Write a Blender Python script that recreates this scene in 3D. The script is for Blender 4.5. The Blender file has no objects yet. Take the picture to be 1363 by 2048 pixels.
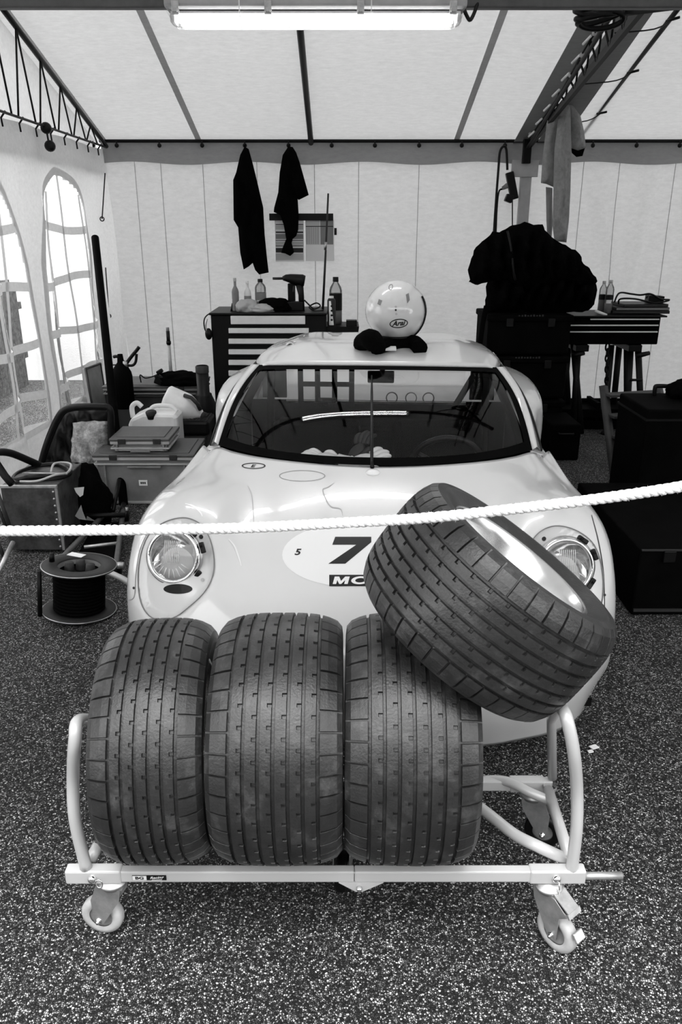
import bpy, bmesh, math, random
import numpy as np
from mathutils import Vector, Matrix, Euler
from mathutils.bvhtree import BVHTree
random.seed(7); np.random.seed(7)
R = math.radians
SC = bpy.context.scene
COL = SC.collection
# ------------------------------------------------------------------ camera
W, H, F = 1363.0, 2048.0, 1552.0
CX, CY, PITCH, EYE = 681.5, 1024.0, R(20.1), 1.55
cd = bpy.data.cameras.new('camera'); cam = bpy.data.objects.new('camera', cd); COL.objects.link(cam)
cd.sensor_fit = 'VERTICAL'; cd.sensor_height = 36.0; cd.lens = F / H * 36.0
cd.clip_start = 0.02; cd.clip_end = 200
cam.location = (0, 0, EYE); cam.rotation_euler = (math.pi / 2 - PITCH, 0, 0)
SC.camera = cam
# ------------------------------------------------------------------ sky, sun, exposure
SC.view_settings.view_transform = 'Standard'; SC.view_settings.look = 'None'
SC.view_settings.gamma = 1.0; SC.view_settings.use_curve_mapping = False
SC.view_settings.exposure = -0.15
SC.cycles.caustics_reflective = False; SC.cycles.caustics_refractive = False; SC.cycles.sample_clamp_indirect = 6.0
wd = bpy.data.worlds.new('overcast_sky'); SC.world = wd; wd.use_nodes = True
wn = wd.node_tree.nodes; wn['Background'].inputs[0].default_value = (1, 1, 1, 1)
wn['Background'].inputs[1].default_value = 4.0
sl = bpy.data.lights.new('sun_through_cloud', 'SUN'); sl.energy = 10.0; sl.angle = R(40)
so = bpy.data.objects.new('sun_through_cloud', sl); COL.objects.link(so)
so.location = (-2, -6, 12); so.rotation_euler = (R(9), R(-3), 0)

# ------------------------------------------------------------------ helpers
FW = Vector((0, math.cos(PITCH), -math.sin(PITCH))); UP = Vector((0, math.sin(PITCH), math.cos(PITCH)))
EYEV = Vector((0, 0, EYE))
def ray(px, py):
    return FW + Vector((1, 0, 0)) * ((px - CX) / F) + UP * ((CY - py) / F)
def at(px, py, Y):            # the point seen at a pixel, at ground distance Y
    d = ray(px, py); return EYEV + d * (Y / d.y)
def zof(py, Y): return at(CX, py, Y).z
def xof(px, py, Y): return at(px, py, Y).x
def gnd(px, py, z=0.0):
    d = ray(px, py); return EYEV + d * ((z - EYE) / d.z)
def proj(p):
    v = Vector(p) - EYEV; zc = v.dot(FW)
    return CX + F * v.x / zc, CY - F * v.dot(UP) / zc

MATS = {}
def mat(name, col, rough=0.6, metal=0.0, spec=0.5, noise=None, bump=None, coat=0.0, wear=None, alpha=None):
    """procedural grey material; noise=(scale, darkest, brightest) multiplies the base, bump=(scale, strength)"""
    if name in MATS: return MATS[name]
    m = bpy.data.materials.new(name); m.use_nodes = True
    nt = m.node_tree; b = nt.nodes['Principled BSDF']
    b.inputs['Base Color'].default_value = (col, col, col, 1)
    b.inputs['Roughness'].default_value = rough; b.inputs['Metallic'].default_value = metal
    b.inputs['Specular IOR Level'].default_value = spec
    b.inputs['Coat Weight'].default_value = coat; b.inputs['Coat Roughness'].default_value = 0.03
    tc = nt.nodes.new('ShaderNodeTexCoord')
    if noise:
        n = nt.nodes.new('ShaderNodeTexNoise'); n.inputs['Scale'].default_value = noise[0]
        n.inputs['Detail'].default_value = 6; n.inputs['Roughness'].default_value = 0.65
        nt.links.new(tc.outputs['Object'], n.inputs['Vector'])
        r = nt.nodes.new('ShaderNodeMapRange'); r.inputs[1].default_value = 0.3; r.inputs[2].default_value = 0.7
        r.inputs[3].default_value = col * noise[1]; r.inputs[4].default_value = col * noise[2]
        nt.links.new(n.outputs[0], r.inputs[0]); nt.links.new(r.outputs[0], b.inputs['Base Color'])
    if bump:
        n2 = nt.nodes.new('ShaderNodeTexNoise'); n2.inputs['Scale'].default_value = bump[0]; n2.inputs['Detail'].default_value = 4
        nt.links.new(tc.outputs['Object'], n2.inputs['Vector'])
        bp = nt.nodes.new('ShaderNodeBump'); bp.inputs['Strength'].default_value = bump[1]; bp.inputs['Distance'].default_value = 0.01
        nt.links.new(n2.outputs[0], bp.inputs['Height']); nt.links.new(bp.outputs[0], b.inputs['Normal'])
    MATS[name] = m; return m
def fabric(name, col, trans, weave=900, bump=0.12):
    m = bpy.data.materials.new(name); m.use_nodes = True; nt = m.node_tree; nt.nodes.clear()
    o = nt.nodes.new('ShaderNodeOutputMaterial'); mx = nt.nodes.new('ShaderNodeMixShader')
    d = nt.nodes.new('ShaderNodeBsdfDiffuse'); t = nt.nodes.new('ShaderNodeBsdfTranslucent')
    tc = nt.nodes.new('ShaderNodeTexCoord'); n = nt.nodes.new('ShaderNodeTexNoise')
    n.inputs['Scale'].default_value = 14; n.inputs['Detail'].default_value = 8; n.inputs['Roughness'].default_value = 0.75
    mp = nt.nodes.new('ShaderNodeMapping'); mp.inputs['Scale'].default_value = (1.0, 3.0, 3.0)
    nt.links.new(tc.outputs['Object'], mp.inputs[0]); nt.links.new(mp.outputs[0], n.inputs['Vector'])
    for sh, c in ((d, col), (t, col)):
        r = nt.nodes.new('ShaderNodeMapRange'); r.inputs[1].default_value = 0.3; r.inputs[2].default_value = 0.7
        r.inputs[3].default_value = c * 0.88; r.inputs[4].default_value = min(0.98, c * 1.06)
        nt.links.new(n.outputs[0], r.inputs[0]); nt.links.new(r.outputs[0], sh.inputs[0])
    n2 = nt.nodes.new('ShaderNodeTexNoise'); n2.inputs['Scale'].default_value = 90; n2.inputs['Detail'].default_value = 3
    nt.links.new(mp.outputs[0], n2.inputs['Vector'])
    bp = nt.nodes.new('ShaderNodeBump'); bp.inputs['Strength'].default_value = bump; bp.inputs['Distance'].default_value = 0.004
    nt.links.new(n2.outputs[0], bp.inputs['Height']); nt.links.new(bp.outputs[0], d.inputs['Normal'])
    mx.inputs[0].default_value = trans
    nt.links.new(d.outputs[0], mx.inputs[1]); nt.links.new(t.outputs[0], mx.inputs[2]); nt.links.new(mx.outputs[0], o.inputs[0])
    MATS[name] = m; return m
def glass(name, ior=1.5, tint=1.0, rough=0.0, haze=0.0, bump=None):
    m = bpy.data.materials.new(name); m.use_nodes = True; nt = m.node_tree; nt.nodes.clear()
    o = nt.nodes.new('ShaderNodeOutputMaterial'); mx = nt.nodes.new('ShaderNodeMixShader')
    t = nt.nodes.new('ShaderNodeBsdfTransparent'); t.inputs[0].default_value = (tint, tint, tint, 1)
    g = nt.nodes.new('ShaderNodeBsdfGlossy'); g.inputs['Roughness'].default_value = rough
    fr = nt.nodes.new('ShaderNodeFresnel'); fr.inputs[0].default_value = ior
    nt.links.new(fr.outputs[0], mx.inputs[0]); nt.links.new(t.outputs[0], mx.inputs[1]); nt.links.new(g.outputs[0], mx.inputs[2])
    last = mx
    if haze:
        mh = nt.nodes.new('ShaderNodeMixShader'); mh.inputs[0].default_value = haze
        dd = nt.nodes.new('ShaderNodeBsdfDiffuse'); dd.inputs[0].default_value = (.8, .8, .8, 1)
        nt.links.new(mx.outputs[0], mh.inputs[1]); nt.links.new(dd.outputs[0], mh.inputs[2]); last = mh
    if bump:
        tc = nt.nodes.new('ShaderNodeTexCoord'); n2 = nt.nodes.new('ShaderNodeTexNoise'); n2.inputs['Scale'].default_value = bump[0]
        nt.links.new(tc.outputs['Object'], n2.inputs['Vector'])
        bp = nt.nodes.new('ShaderNodeBump'); bp.inputs['Strength'].default_value = bump[1]; bp.inputs['Distance'].default_value = 0.02
        nt.links.new(n2.outputs[0], bp.inputs['Height']); nt.links.new(bp.outputs[0], g.inputs['Normal'])
    nt.links.new(last.outputs[0], o.inputs[0]); MATS[name] = m; return m
def emis(name, s):
    m = bpy.data.materials.new(name); m.use_nodes = True; nt = m.node_tree; nt.nodes.clear()
    o = nt.nodes.new('ShaderNodeOutputMaterial'); e = nt.nodes.new('ShaderNodeEmission')
    e.inputs[0].default_value = (1, 1, 1, 1); e.inputs[1].default_value = s
    nt.links.new(e.outputs[0], o.inputs[0]); MATS[name] = m; return m

LOCAL = set()
def base_of(p):
    off = Vector()
    while p is not None:
        if p.name in LOCAL: return Vector()
        off += p.location; p = p.parent
    return off
class MB:
    """collects shapes (world coordinates, or a thing's own when its root is LOCAL) and links them as ONE mesh"""
    def __init__(s): s.v = []; s.f = []; s.sm = []
    def add(s, vs, fs, smooth=False, M=None):
        n = len(s.v)
        s.v += [tuple(M @ Vector(v)) if M is not None else tuple(v) for v in vs]
        s.f += [tuple(i + n for i in f) for f in fs]; s.sm += [smooth] * len(fs); return s
    def box(s, c, d, rot=None, M=None, bev=0.0, seg=2):
        bm = bmesh.new(); bmesh.ops.create_cube(bm, size=1.0)
        for v in bm.verts: v.co = Vector((v.co.x * d[0], v.co.y * d[1], v.co.z * d[2]))
        if bev: bmesh.ops.bevel(bm, geom=bm.edges[:], offset=bev, segments=seg, affect='EDGES', profile=0.5)
        T = Matrix.Translation(c) @ (Euler(rot).to_matrix().to_4x4() if rot is not None else Matrix())
        if M is not None: T = M @ T
        bm.verts.index_update()
        s.add([v.co for v in bm.verts], [[v.index for v in f.verts] for f in bm.faces], False, T); bm.free(); return s
    def tube(s, pts, r, seg=10, caps=True, closed=False, M=None, flat=1.0):
        pts = [Vector(p) for p in pts]; n = len(pts)
        rs = r if isinstance(r, (list, tuple)) else [r] * n
        vs, fs = [], []; nrm = None
        for i, p in enumerate(pts):
            if closed: t = pts[(i + 1) % n] - pts[i - 1]
            else: t = pts[min(i + 1, n - 1)] - pts[max(i - 1, 0)]
            if t.length < 1e-9: t = Vector((0, 0, 1))
            t.normalize()
            if nrm is None:
                a = Vector((0, 0, 1)) if abs(t.z) < .9 else Vector((0, 1, 0))
                nrm = (a - t * a.dot(t)).normalized()
            else:
                nrm = nrm - t * nrm.dot(t)
                nrm = nrm.normalized() if nrm.length > 1e-6 else t.orthogonal().normalized()
            b = t.cross(nrm)
            for k in range(seg):
                a = 2 * math.pi * k / seg
                vs.append(p + (nrm * math.cos(a) * flat + b * math.sin(a)) * rs[i])
        for i in range(n if closed else n - 1):
            for k in range(seg):
                a, b2 = i * seg + k, i * seg + (k + 1) % seg
                c, d = ((i + 1) % n) * seg + (k + 1) % seg, ((i + 1) % n) * seg + k
                fs.append((a, b2, c, d))
        if caps and not closed:
            fs.append(tuple(range(seg - 1, -1, -1))); fs.append(tuple((n - 1) * seg + k for k in range(seg)))
        return s.add(vs, fs, True, M)
    def cyl(s, p0, p1, r0, r1=None, seg=16, M=None): return s.tube([p0, p1], [r0, r0 if r1 is None else r1], seg, True, False, M)
    def lathe(s, prof, c=(0, 0, 0), axis='z', seg=32, M=None, a0=0, a1=2 * math.pi, sx=1.0, sy=1.0):
        """prof = [(radius, height)]"""
        vs, fs = [], []; full = abs(a1 - a0 - 2 * math.pi) < 1e-6; ns = seg if full else seg + 1
        for r, h in prof:
            for k in range(ns):
                a = a0 + (a1 - a0) * k / seg; x, y = r * math.cos(a) * sx, r * math.sin(a) * sy
                v = (x, y, h) if axis == 'z' else ((h, x, y) if axis == 'x' else (x, h, y))
                vs.append(Vector(v) + Vector(c))
        for i in range(len(prof) - 1):
            for k in range(seg):
                k2 = (k + 1) % ns; fs.append((i * ns + k, i * ns + k2, (i + 1) * ns + k2, (i + 1) * ns + k))
        return s.add(vs, fs, True, M)
    def ball(s, c, r, seg=16, rings=10, M=None):
        rr = (r, r, r) if not isinstance(r, (tuple, list)) else r
        vs, fs = [], []
        for i in range(rings + 1):
            p = math.pi * i / rings
            for k in range(seg):
                a = 2 * math.pi * k / seg
                vs.append((c[0] + rr[0] * math.sin(p) * math.cos(a), c[1] + rr[1] * math.sin(p) * math.sin(a), c[2] - rr[2] * math.cos(p)))
        for i in range(rings):
            for k in range(seg):
                fs.append((i * seg + k, i * seg + (k + 1) % seg, (i + 1) * seg + (k + 1) % seg, (i + 1) * seg + k))
        return s.add(vs, fs, True, M)
    def prism(s, poly, a, b, M=None):
        """poly = 2-D outline in (x, z); extruded along y from a to b"""
        n = len(poly); vs = [(p[0], a, p[1]) for p in poly] + [(p[0], b, p[1]) for p in poly]
        fs = [tuple(range(n)), tuple(range(2 * n - 1, n - 1, -1))] + [(i, i + n, (i + 1) % n + n, (i + 1) % n) for i in range(n)]
        return s.add(vs, fs, False, M)
    def grid(s, fn, nu, nv, keep=None, M=None, smooth=True):
        vs = [fn(i / nu, j / nv) for j in range(nv + 1) for i in range(nu + 1)]
        fs = []
        for j in range(nv):
            for i in range(nu):
                if keep is None or keep((i + .5) / nu, (j + .5) / nv):
                    a = j * (nu + 1) + i; fs.append((a, a + 1, a + nu + 2, a + nu + 1))
        return s.add(vs, fs, smooth, M)
    def build(s, name, m, parent=None, solid=0.0, subsurf=0, bevel=0.0, loose=False, fixn=True):
        off = base_of(parent)
        me = bpy.data.meshes.new(name)
        vv = np.array([tuple(v) for v in s.v], dtype=float)
        if off.length: vv = vv - np.array(off)
        me.from_pydata(vv.tolist(), [], s.f); me.update()
        me.polygons.foreach_set('use_smooth', s.sm)
        bm = bmesh.new(); bm.from_mesh(me)
        if loose: bmesh.ops.delete(bm, geom=[v for v in bm.verts if not v.link_faces], context='VERTS')
        if fixn: bmesh.ops.recalc_face_normals(bm, faces=bm.faces[:])
        bm.to_mesh(me); bm.free()
        me.materials.append(m)
        o = bpy.data.objects.new(name, me); COL.objects.link(o)
        if parent is not None: o.parent = parent
        if bevel:
            md = o.modifiers.new('b', 'BEVEL'); md.width = bevel; md.segments = 2; md.limit_method = 'ANGLE'; md.angle_limit = R(40)
        if solid:
            md = o.modifiers.new('s', 'SOLIDIFY'); md.thickness = solid; md.offset = 0
        if subsurf:
            md = o.modifiers.new('u', 'SUBSURF'); md.levels = subsurf; md.render_levels = subsurf
        return o
def tag(o, label=None, cat=None, group=None, kind=None):
    if label: o['label'] = label
    if cat: o['category'] = cat
    if group: o['group'] = group
    if kind: o['kind'] = kind
    return o
def thing(name, label, cat, loc, group=None, local=False, rot=None):
    o = bpy.data.objects.new(name, None); COL.objects.link(o); o.location = loc; o.empty_display_size = .05
    if rot is not None: o.rotation_euler = rot
    if local: LOCAL.add(o.name)
    return tag(o, label, cat, group)
def copy_tree(o, loc=None, rot=None, label=None):
    def rec(a, par):
        c = a.copy(); COL.objects.link(c)
        if par is not None: c.parent = par
        for ch in list(a.children): rec(ch, c)
        return c
    c = rec(o, None)
    if loc is not None: c.location = loc
    if rot is not None: c.rotation_euler = rot
    if label: c['label'] = label
    return c
def spline(pts, n=8, closed=False):
    P = [Vector(p) for p in pts]; out = []; N = len(P)
    for i in range(N if closed else N - 1):
        if closed: a, b, c, d = P[i - 1], P[i], P[(i + 1) % N], P[(i + 2) % N]
        else: a, b, c, d = P[max(i - 1, 0)], P[i], P[i + 1], P[min(i + 2, N - 1)]
        for k in range(n):
            t = k / n
            out.append(.5 * ((2 * b) + (c - a) * t + (2 * a - 5 * b + 4 * c - d) * t * t + (3 * b - a - 3 * c + d) * t ** 3))
    if not closed: out.append(P[-1])
    return out
def text_mesh(txt, size, shear=0.0, bold=0.0, space=1.0):
    """outline letters as 2-D verts + faces, centred"""
    cu = bpy.data.curves.new('t', 'FONT'); cu.body = txt; cu.size = size; cu.shear = shear; cu.offset = bold
    cu.space_character = space; cu.align_x = 'CENTER'; cu.align_y = 'CENTER'; cu.resolution_u = 3
    o = bpy.data.objects.new('t', cu); COL.objects.link(o)
    dg = bpy.context.evaluated_depsgraph_get(); me = bpy.data.meshes.new_from_object(o.evaluated_get(dg))
    vs = [tuple(v.co) for v in me.vertices]; fs = [tuple(p.vertices) for p in me.polygons]
    bpy.data.objects.remove(o); bpy.data.meshes.remove(me); bpy.data.curves.remove(cu)
    return vs, fs
def wob(x, y, s=0):
    return math.sin(x * 1.7 + s) * .5 + math.sin(y * 2.3 + x * .9 + s * 2.1) * .3 + math.sin(x * 4.1 - y * 3.3 + s) * .2
def cloud(bm_obj, strength, scale, seed=0):
    t = bpy.data.textures.new('cl', 'CLOUDS'); t.noise_scale = scale; t.noise_depth = 2
    md = bm_obj.modifiers.new('d', 'DISPLACE'); md.texture = t; md.strength = strength; md.texture_coords = 'GLOBAL'
    return bm_obj

# ------------------------------------------------------------------ materials
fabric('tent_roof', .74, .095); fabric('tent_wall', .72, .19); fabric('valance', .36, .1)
fabric('tent_wall_lit', .76, .26); fabric('seam', .58, .1); fabric('gutter', .30, .1)  # left wall: same cloth as the back, brightness put into colour and translucency
mat('black_steel', .004, .45, 0, .15); mat('black_plastic', .004, .4, 0, .18); mat('black_cloth', .0022, .95, 0, .02, bump=(60, .3))
mat('dull_black', .0018, .8, 0, .03, noise=(8, .5, 1.6)); mat('lid_grey', .07, .5, noise=(10, .7, 1.2)); mat('drawer_silver', .72, .45, noise=(9, .9, 1.05)); mat('dark_grey', .022, .6, 0, .3); mat('mid_grey', .19, .55, 0, .4, noise=(10, .8, 1.15))
mat('light_grey', .38, .5, noise=(9, .85, 1.1)); mat('white_plastic', .75, .35, noise=(7, .85, 1.05)); mat('paper', .8, .8)
mat('steel', .5, .35, 1.0, noise=(20, .7, 1.2)); mat('galv', .45, .42, .8, noise=(30, .75, 1.2)); mat('alu', .8, .22, 1.0, noise=(12, .85, 1.1))
mat('chrome', .85, .08, 1.0); mat('silver_paint', .5, .38, .15, coat=.3); mat('paint', .61, .22, 0, .5, coat=.8, noise=(3, .97, 1.01))
mat('rim_alu', .8, .25, 1.0, noise=(9, .8, 1.1)); mat('ink', .004, .5, 0, .2); mat('rubber', .05, .6, 0, .25, noise=(22, .35, 1.7), bump=(160, .12))
mat('rubber_dark', .012, .6, 0, .3, noise=(20, .6, 1.5)); mat('caster_grey', .42, .55, noise=(25, .85, 1.1)); mat('towel', .27, .95, 0, .05, noise=(30, .8, 1.15), bump=(150, .3))
mat('foam', .42, .95, 0, .05, noise=(24, .35, 1.2), bump=(60, .9)); mat('rope_white', .88, .9, 0, .1, bump=(500, .4)); mat('dirty_metal', .06, .5, .6, noise=(14, .4, 1.7), bump=(40, .2))
mat('white_cloth', .75, .95, 0, .05, bump=(80, .25)); mat('tan', .3, .6); mat('wood', .035, .7, noise=(6, .5, 1.5)); mat('print_grey', .22, .8); mat('print_light', .5, .8)
glass('screen_glass', 1.3, .97); glass('film', 1.35, .95, .04, .04, bump=(9, .5)); glass('bottle', 1.4, .80, .03, .10); glass('lens', 1.45, .95, .02, .06); glass('perspex', 1.16, .98)
mat('fence_wood', .09, .85, 0, .2, noise=(25, .3, 1.8))
m_perspex = fabric('frosted_perspex', .82, .4)
emis('tube_light', 40.0)
# ------------------------------------------------------------------ floor: asphalt
def asphalt():
    m = bpy.data.materials.new('asphalt'); m.use_nodes = True; nt = m.node_tree; b = nt.nodes['Principled BSDF']
    N = nt.nodes.new; L = nt.links.new
    tc = N('ShaderNodeTexCoord')
    v = N('ShaderNodeTexVoronoi'); v.inputs['Scale'].default_value = 215; L(tc.outputs['Object'], v.inputs['Vector'])
    bw = N('ShaderNodeSeparateColor'); L(v.outputs['Color'], bw.inputs[0])
    cr = N('ShaderNodeValToRGB'); e = cr.color_ramp.elements
    e[0].position = .0; e[0].color = (.003, .003, .003, 1); e[1].position = 1.0; e[1].color = (.85, .85, .85, 1)
    for p, c in ((.30, .022), (.55, .10), (.82, .36)):
        q = e.new(p); q.color = (c, c, c, 1)
    L(bw.outputs[0], cr.inputs[0])
    v2 = N('ShaderNodeTexVoronoi'); v2.feature = 'DISTANCE_TO_EDGE'; v2.inputs['Scale'].default_value = 215; L(tc.outputs['Object'], v2.inputs['Vector'])
    mr = N('ShaderNodeMapRange'); mr.inputs[1].default_value = .03; mr.inputs[2].default_value = .22; L(v2.outputs['Distance'], mr.inputs[0])
    n = N('ShaderNodeTexNoise'); n.inputs['Scale'].default_value = 2.2; n.inputs['Detail'].default_value = 5; L(tc.outputs['Object'], n.inputs['Vector'])
    mr2 = N('ShaderNodeMapRange'); mr2.inputs[1].default_value = .3; mr2.inputs[2].default_value = .7; mr2.inputs[3].default_value = .65; mr2.inputs[4].default_value = 1.2; L(n.outputs[0], mr2.inputs[0])
    mu = N('ShaderNodeMath'); mu.operation = 'MULTIPLY'; L(mr.outputs[0], mu.inputs[0]); L(mr2.outputs[0], mu.inputs[1])
    mx = N('ShaderNodeMix'); mx.data_type = 'RGBA'; mx.inputs['A'].default_value = (.003, .003, .003, 1)
    L(mu.outputs[0], mx.inputs['Factor']); L(cr.outputs[0], mx.inputs['B']); L(mx.outputs['Result'], b.inputs['Base Color'])
    bp = N('ShaderNodeBump'); bp.inputs['Strength'].default_value = .9; bp.inputs['Distance'].default_value = .004
    ad = N('ShaderNodeMath'); ad.operation = 'ADD'; L(mr.outputs[0], ad.inputs[0]); L(bw.outputs[1], ad.inputs[1])
    L(ad.outputs[0], bp.inputs['Height']); L(bp.outputs[0], b.inputs['Normal'])
    b.inputs['Roughness'].default_value = .7; b.inputs['Specular IOR Level'].default_value = .3
    return m
MATS['asphalt'] = asphalt()
fl = MB().grid(lambda u, v: (-12 + 24 * u, -6 + 24 * v, 0), 24, 24).build('floor', MATS['asphalt']); tag(fl, kind='structure')

# ------------------------------------------------------------------ tent shell
YB, XL, XT, XR = 7.1, -1.98, 1.53, 5.2        # back wall, left gable, truss line, right gable
EAVE, YRIDGE, YFRONT = 2.22, 3.85, 0.80
SL = math.tan(R(16.0))
def roof_z(Y): return EAVE + (YB - Y) * SL if Y > YRIDGE else EAVE + (YB - YRIDGE) * SL - (YRIDGE - Y) * SL
def back_y(X, z):
    f = (EAVE - z) / EAVE
    y = YB - .012 * math.sin(X * 5.1) - .018 * f * wob(X * 3, z * 2, 1.0)
    # diagonal folds on the right bay and under the eave
    y -= .055 * math.exp(-((X - 2.15 - .22 * (1.9 - z)) / .07) ** 2) * max(0, min(1, (2.1 - z) * 2))
    y -= .04 * math.exp(-((X - 2.6 + .1 * (1.9 - z)) / .06) ** 2)
    return y
bw = MB().grid(lambda u, v: (XL + (XR - XL) * u, back_y(XL + (XR - XL) * u, EAVE * v), EAVE * v), 240, 70).build('wall_back', MATS['tent_wall'], fixn=False)
tag(bw, kind='structure')
def strip_v(X, z0, z1, w=.018, lean=0.0):   # raised welded seam on the back wall
    return MB().grid(lambda u, v: (X + (u - .5) * w + lean * (1 - v), back_y(X + lean * (1 - v), z0 + (z1 - z0) * v) - .006, z0 + (z1 - z0) * v), 1, 30)
for px in (268, 320, 405, 513, 628, 717, 838, 1168, 1240, 1350):
    X = at(px, 320, YB).x
    strip_v(X, .02, EAVE - .02, .0045).build('wall_seam', MATS['valance'], bw, fixn=False)
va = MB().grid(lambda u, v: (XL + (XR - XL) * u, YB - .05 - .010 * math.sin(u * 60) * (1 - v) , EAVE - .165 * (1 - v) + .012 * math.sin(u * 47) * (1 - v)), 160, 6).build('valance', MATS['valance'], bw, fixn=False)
eb = MB().tube([(XL, YB - .08, EAVE), (XR, YB - .08, EAVE)], .013, 8).build('trim_1', MATS['black_steel']); tag(eb, kind='structure')
hk0 = None
for px in (188, 235, 320, 405, 490, 577, 663, 749, 837, 922, 1008, 1183, 1270, 1356):
    X = at(px, 296, YB - .08).x; z = EAVE - .035
    if hk0 is None:
        hk0 = MB().ball((0, 0, 0), .018, 10, 6).tube([(0, 0, .012), (0, 0, .034)], .006, 6).build('ball_toggle', MATS['black_plastic'], eb); hk = hk0
    else:
        hk = hk0.copy(); COL.objects.link(hk)
    hk.location = (X, YB - .10, z)
# roof: back slope, front slope
def rf(u, v):
    X = XL - .1 + (XR - XL + .2) * u; Y = YB + .05 - (YB + .05 - YRIDGE) * v
    return (X, Y, roof_z(Y) + .012 * math.sin(X * 3.2) * math.sin(v * math.pi))
rb = MB().grid(rf, 80, 30).build('ceiling', MATS['tent_roof'], fixn=False); tag(rb, kind='structure')
rf2 = MB().grid(lambda u, v: (XL - .1 + (XR - XL + .2) * u, YRIDGE - (YRIDGE - YFRONT) * v, roof_z(YRIDGE - (YRIDGE - YFRONT) * v)), 20, 10).build('roof_panel', MATS['tent_roof'], rb, fixn=False)
def rstrip(X, w, name, m, drop=.012, parent=None, y0=YB - .02, y1=YRIDGE + .05, thick=.004):
    mb = MB()
    for j in range(1):
        mb.add([(X - w / 2, y0, roof_z(y0) - drop), (X + w / 2, y0, roof_z(y0) - drop), (X + w / 2, y1, roof_z(y1) - drop), (X - w / 2, y1, roof_z(y1) - drop)], [(0, 1, 2, 3)])
    return mb.build(name, MATS[m], parent, solid=thick)
for px in (400, 910): rstrip(at(px, 288, YB).x, .045, 'roof_seam', 'seam', parent=rb)
rstrip(XL + .03, .05, 'roof_seam', 'seam', parent=rb)
xm = at(622, 288, YB).x
ra = MB().tube([(xm, YB - .06, roof_z(YB - .06) - .03), (xm, YRIDGE, roof_z(YRIDGE) - .03)], .022, 8).build('trim_2', MATS['black_steel']); tag(ra, kind='structure')
# left gable truss
def gz(Y): return roof_z(Y) - .07
XG = XL + .06
tl = thing('trim_3', 'black lattice truss along the left gable wall', None, (XG, YB - .1, EAVE)); tl['kind'] = 'structure'
MB().tube([(XG, YB - .10, gz(YB - .10) - .0), (XG, YRIDGE, gz(YRIDGE))], .017, 8).build('top_chord', MATS['black_steel'], tl)
MB().tube([(XG, YB - .10, EAVE - .05), (XG, 1.0, EAVE - .05)], .008, 8).build('bottom_chord', MATS['black_steel'], tl)
yy = YB - .35; k = 0
while yy > YRIDGE + .1:
    a, b2 = yy, yy - .14; zb = EAVE - .05
    MB().tube([(XG, a, zb), (XG, b2, gz(b2))], .006, 6).build('lattice_rod', MATS['black_steel'], tl)
    MB().tube([(XG, b2, gz(b2)), (XG, b2 - .14, zb)], .006, 6).build('lattice_rod', MATS['black_steel'], tl)
    yy -= .30 + .02 * k; k += 1
# right scissor truss, gutter
XG2 = at(1050, 300, YB - .1).x
tr = thing('trim_4', 'dark lattice truss between the two tent bays', None, (XG2, YB - .1, EAVE)); tr['kind'] = 'structure'
SL2 = math.tan(R(10.0))
def g2(Y): return EAVE - .03 + (YB - .12 - Y) * SL2
def g3(Y): return roof_z(Y) - .09
MB().tube([(XG2, YB - .12, g3(YB - .12) - .02), (XG2, YRIDGE - .3, g3(YRIDGE))], .014, 8).build('top_chord', MATS['dark_grey'], tr)
MB().box((XG2 + .03, (YB - .12 + YRIDGE - .3) / 2, (g2(YB - .12) + g2(YRIDGE - .3)) / 2), (.03, (YB - .12 - YRIDGE + .3) / math.cos(R(10)), .045), rot=(-R(10), 0, 0)).build('bottom_chord', MATS['dark_grey'], tr)
for k in range(13):
    y = YB - .35 - .22 * k; MB().tube([(XG2 - .035, y, g3(y) - .005), (XG2 - .02, y - .11, g3(y - .11) - .012)], .008, 6).build('sky_gap', MATS['rope_white'], tr)  # white cords stand in for sky-bright gaps between the roof panels
yy = YB - .5
while yy > YRIDGE:
    MB().tube([(XG2 + .02, yy, g2(yy)), (XG2, yy - .1, g3(yy - .1))], .007, 6).build('lattice_rod', MATS['black_steel'], tr)
    MB().tube([(XG2, yy - .1, g3(yy - .1)), (XG2 + .02, yy - .2, g2(yy - .2))], .007, 6).build('lattice_rod', MATS['black_steel'], tr)
    yy -= .22
rstrip(XG2 - .02, .15, 'gutter', 'gutter', drop=.03, parent=rb)
rstrip(XG2 + .20, .20, 'gutter', 'gutter', drop=.03, parent=rb)
pole = MB().tube([at(1163, 266, YB - .12), Vector((at(1163, 266, YB - .12).x, YRIDGE, roof_z(YRIDGE) - .03))], .016, 8).build('trim_5', MATS['dark_grey']); tag(pole, kind='structure')
XP = at(1163, 266, YB - .12).x
for i, y in enumerate((6.5, 5.9, 5.3)):
    MB().tube(spline([(XP, y, roof_z(y) - .03), (XP - .12, y - .05, roof_z(y) - .09), (XG2 + .08, y - .1, roof_z(y) - .12)], 4), .004, 6).build('hook_strap', MATS['black_plastic'], pole)
    MB().tube([(XP - .03, y + .02, roof_z(y) - .035), (XP + .02, y - .05, roof_z(y) - .03)], .008, 6).build('hook', MATS['black_plastic'], pole)
# tent leg at the truss line, its bracket, the pale wrap behind it
pl = thing('trim_6', 'pale tent leg with black bracket behind the dark coat', None, (XG2, YB - .12, 0)); pl['kind'] = 'structure'
MB().box((XG2 + .02, YB - .10, 1.0), (.09, .05, 2.0), bev=.004).build('post', MATS['light_grey'], pl)
MB().box((XG2 + .0, YB - .16, EAVE - .085), (.065, .05, .18), bev=.003).build('bracket', MATS['black_steel'], pl)
MB().box((XG2 + .0, YB - .13, EAVE - .21), (.22, .02, .13), bev=.003).build('wrap', MATS['light_grey'], pl)
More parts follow.
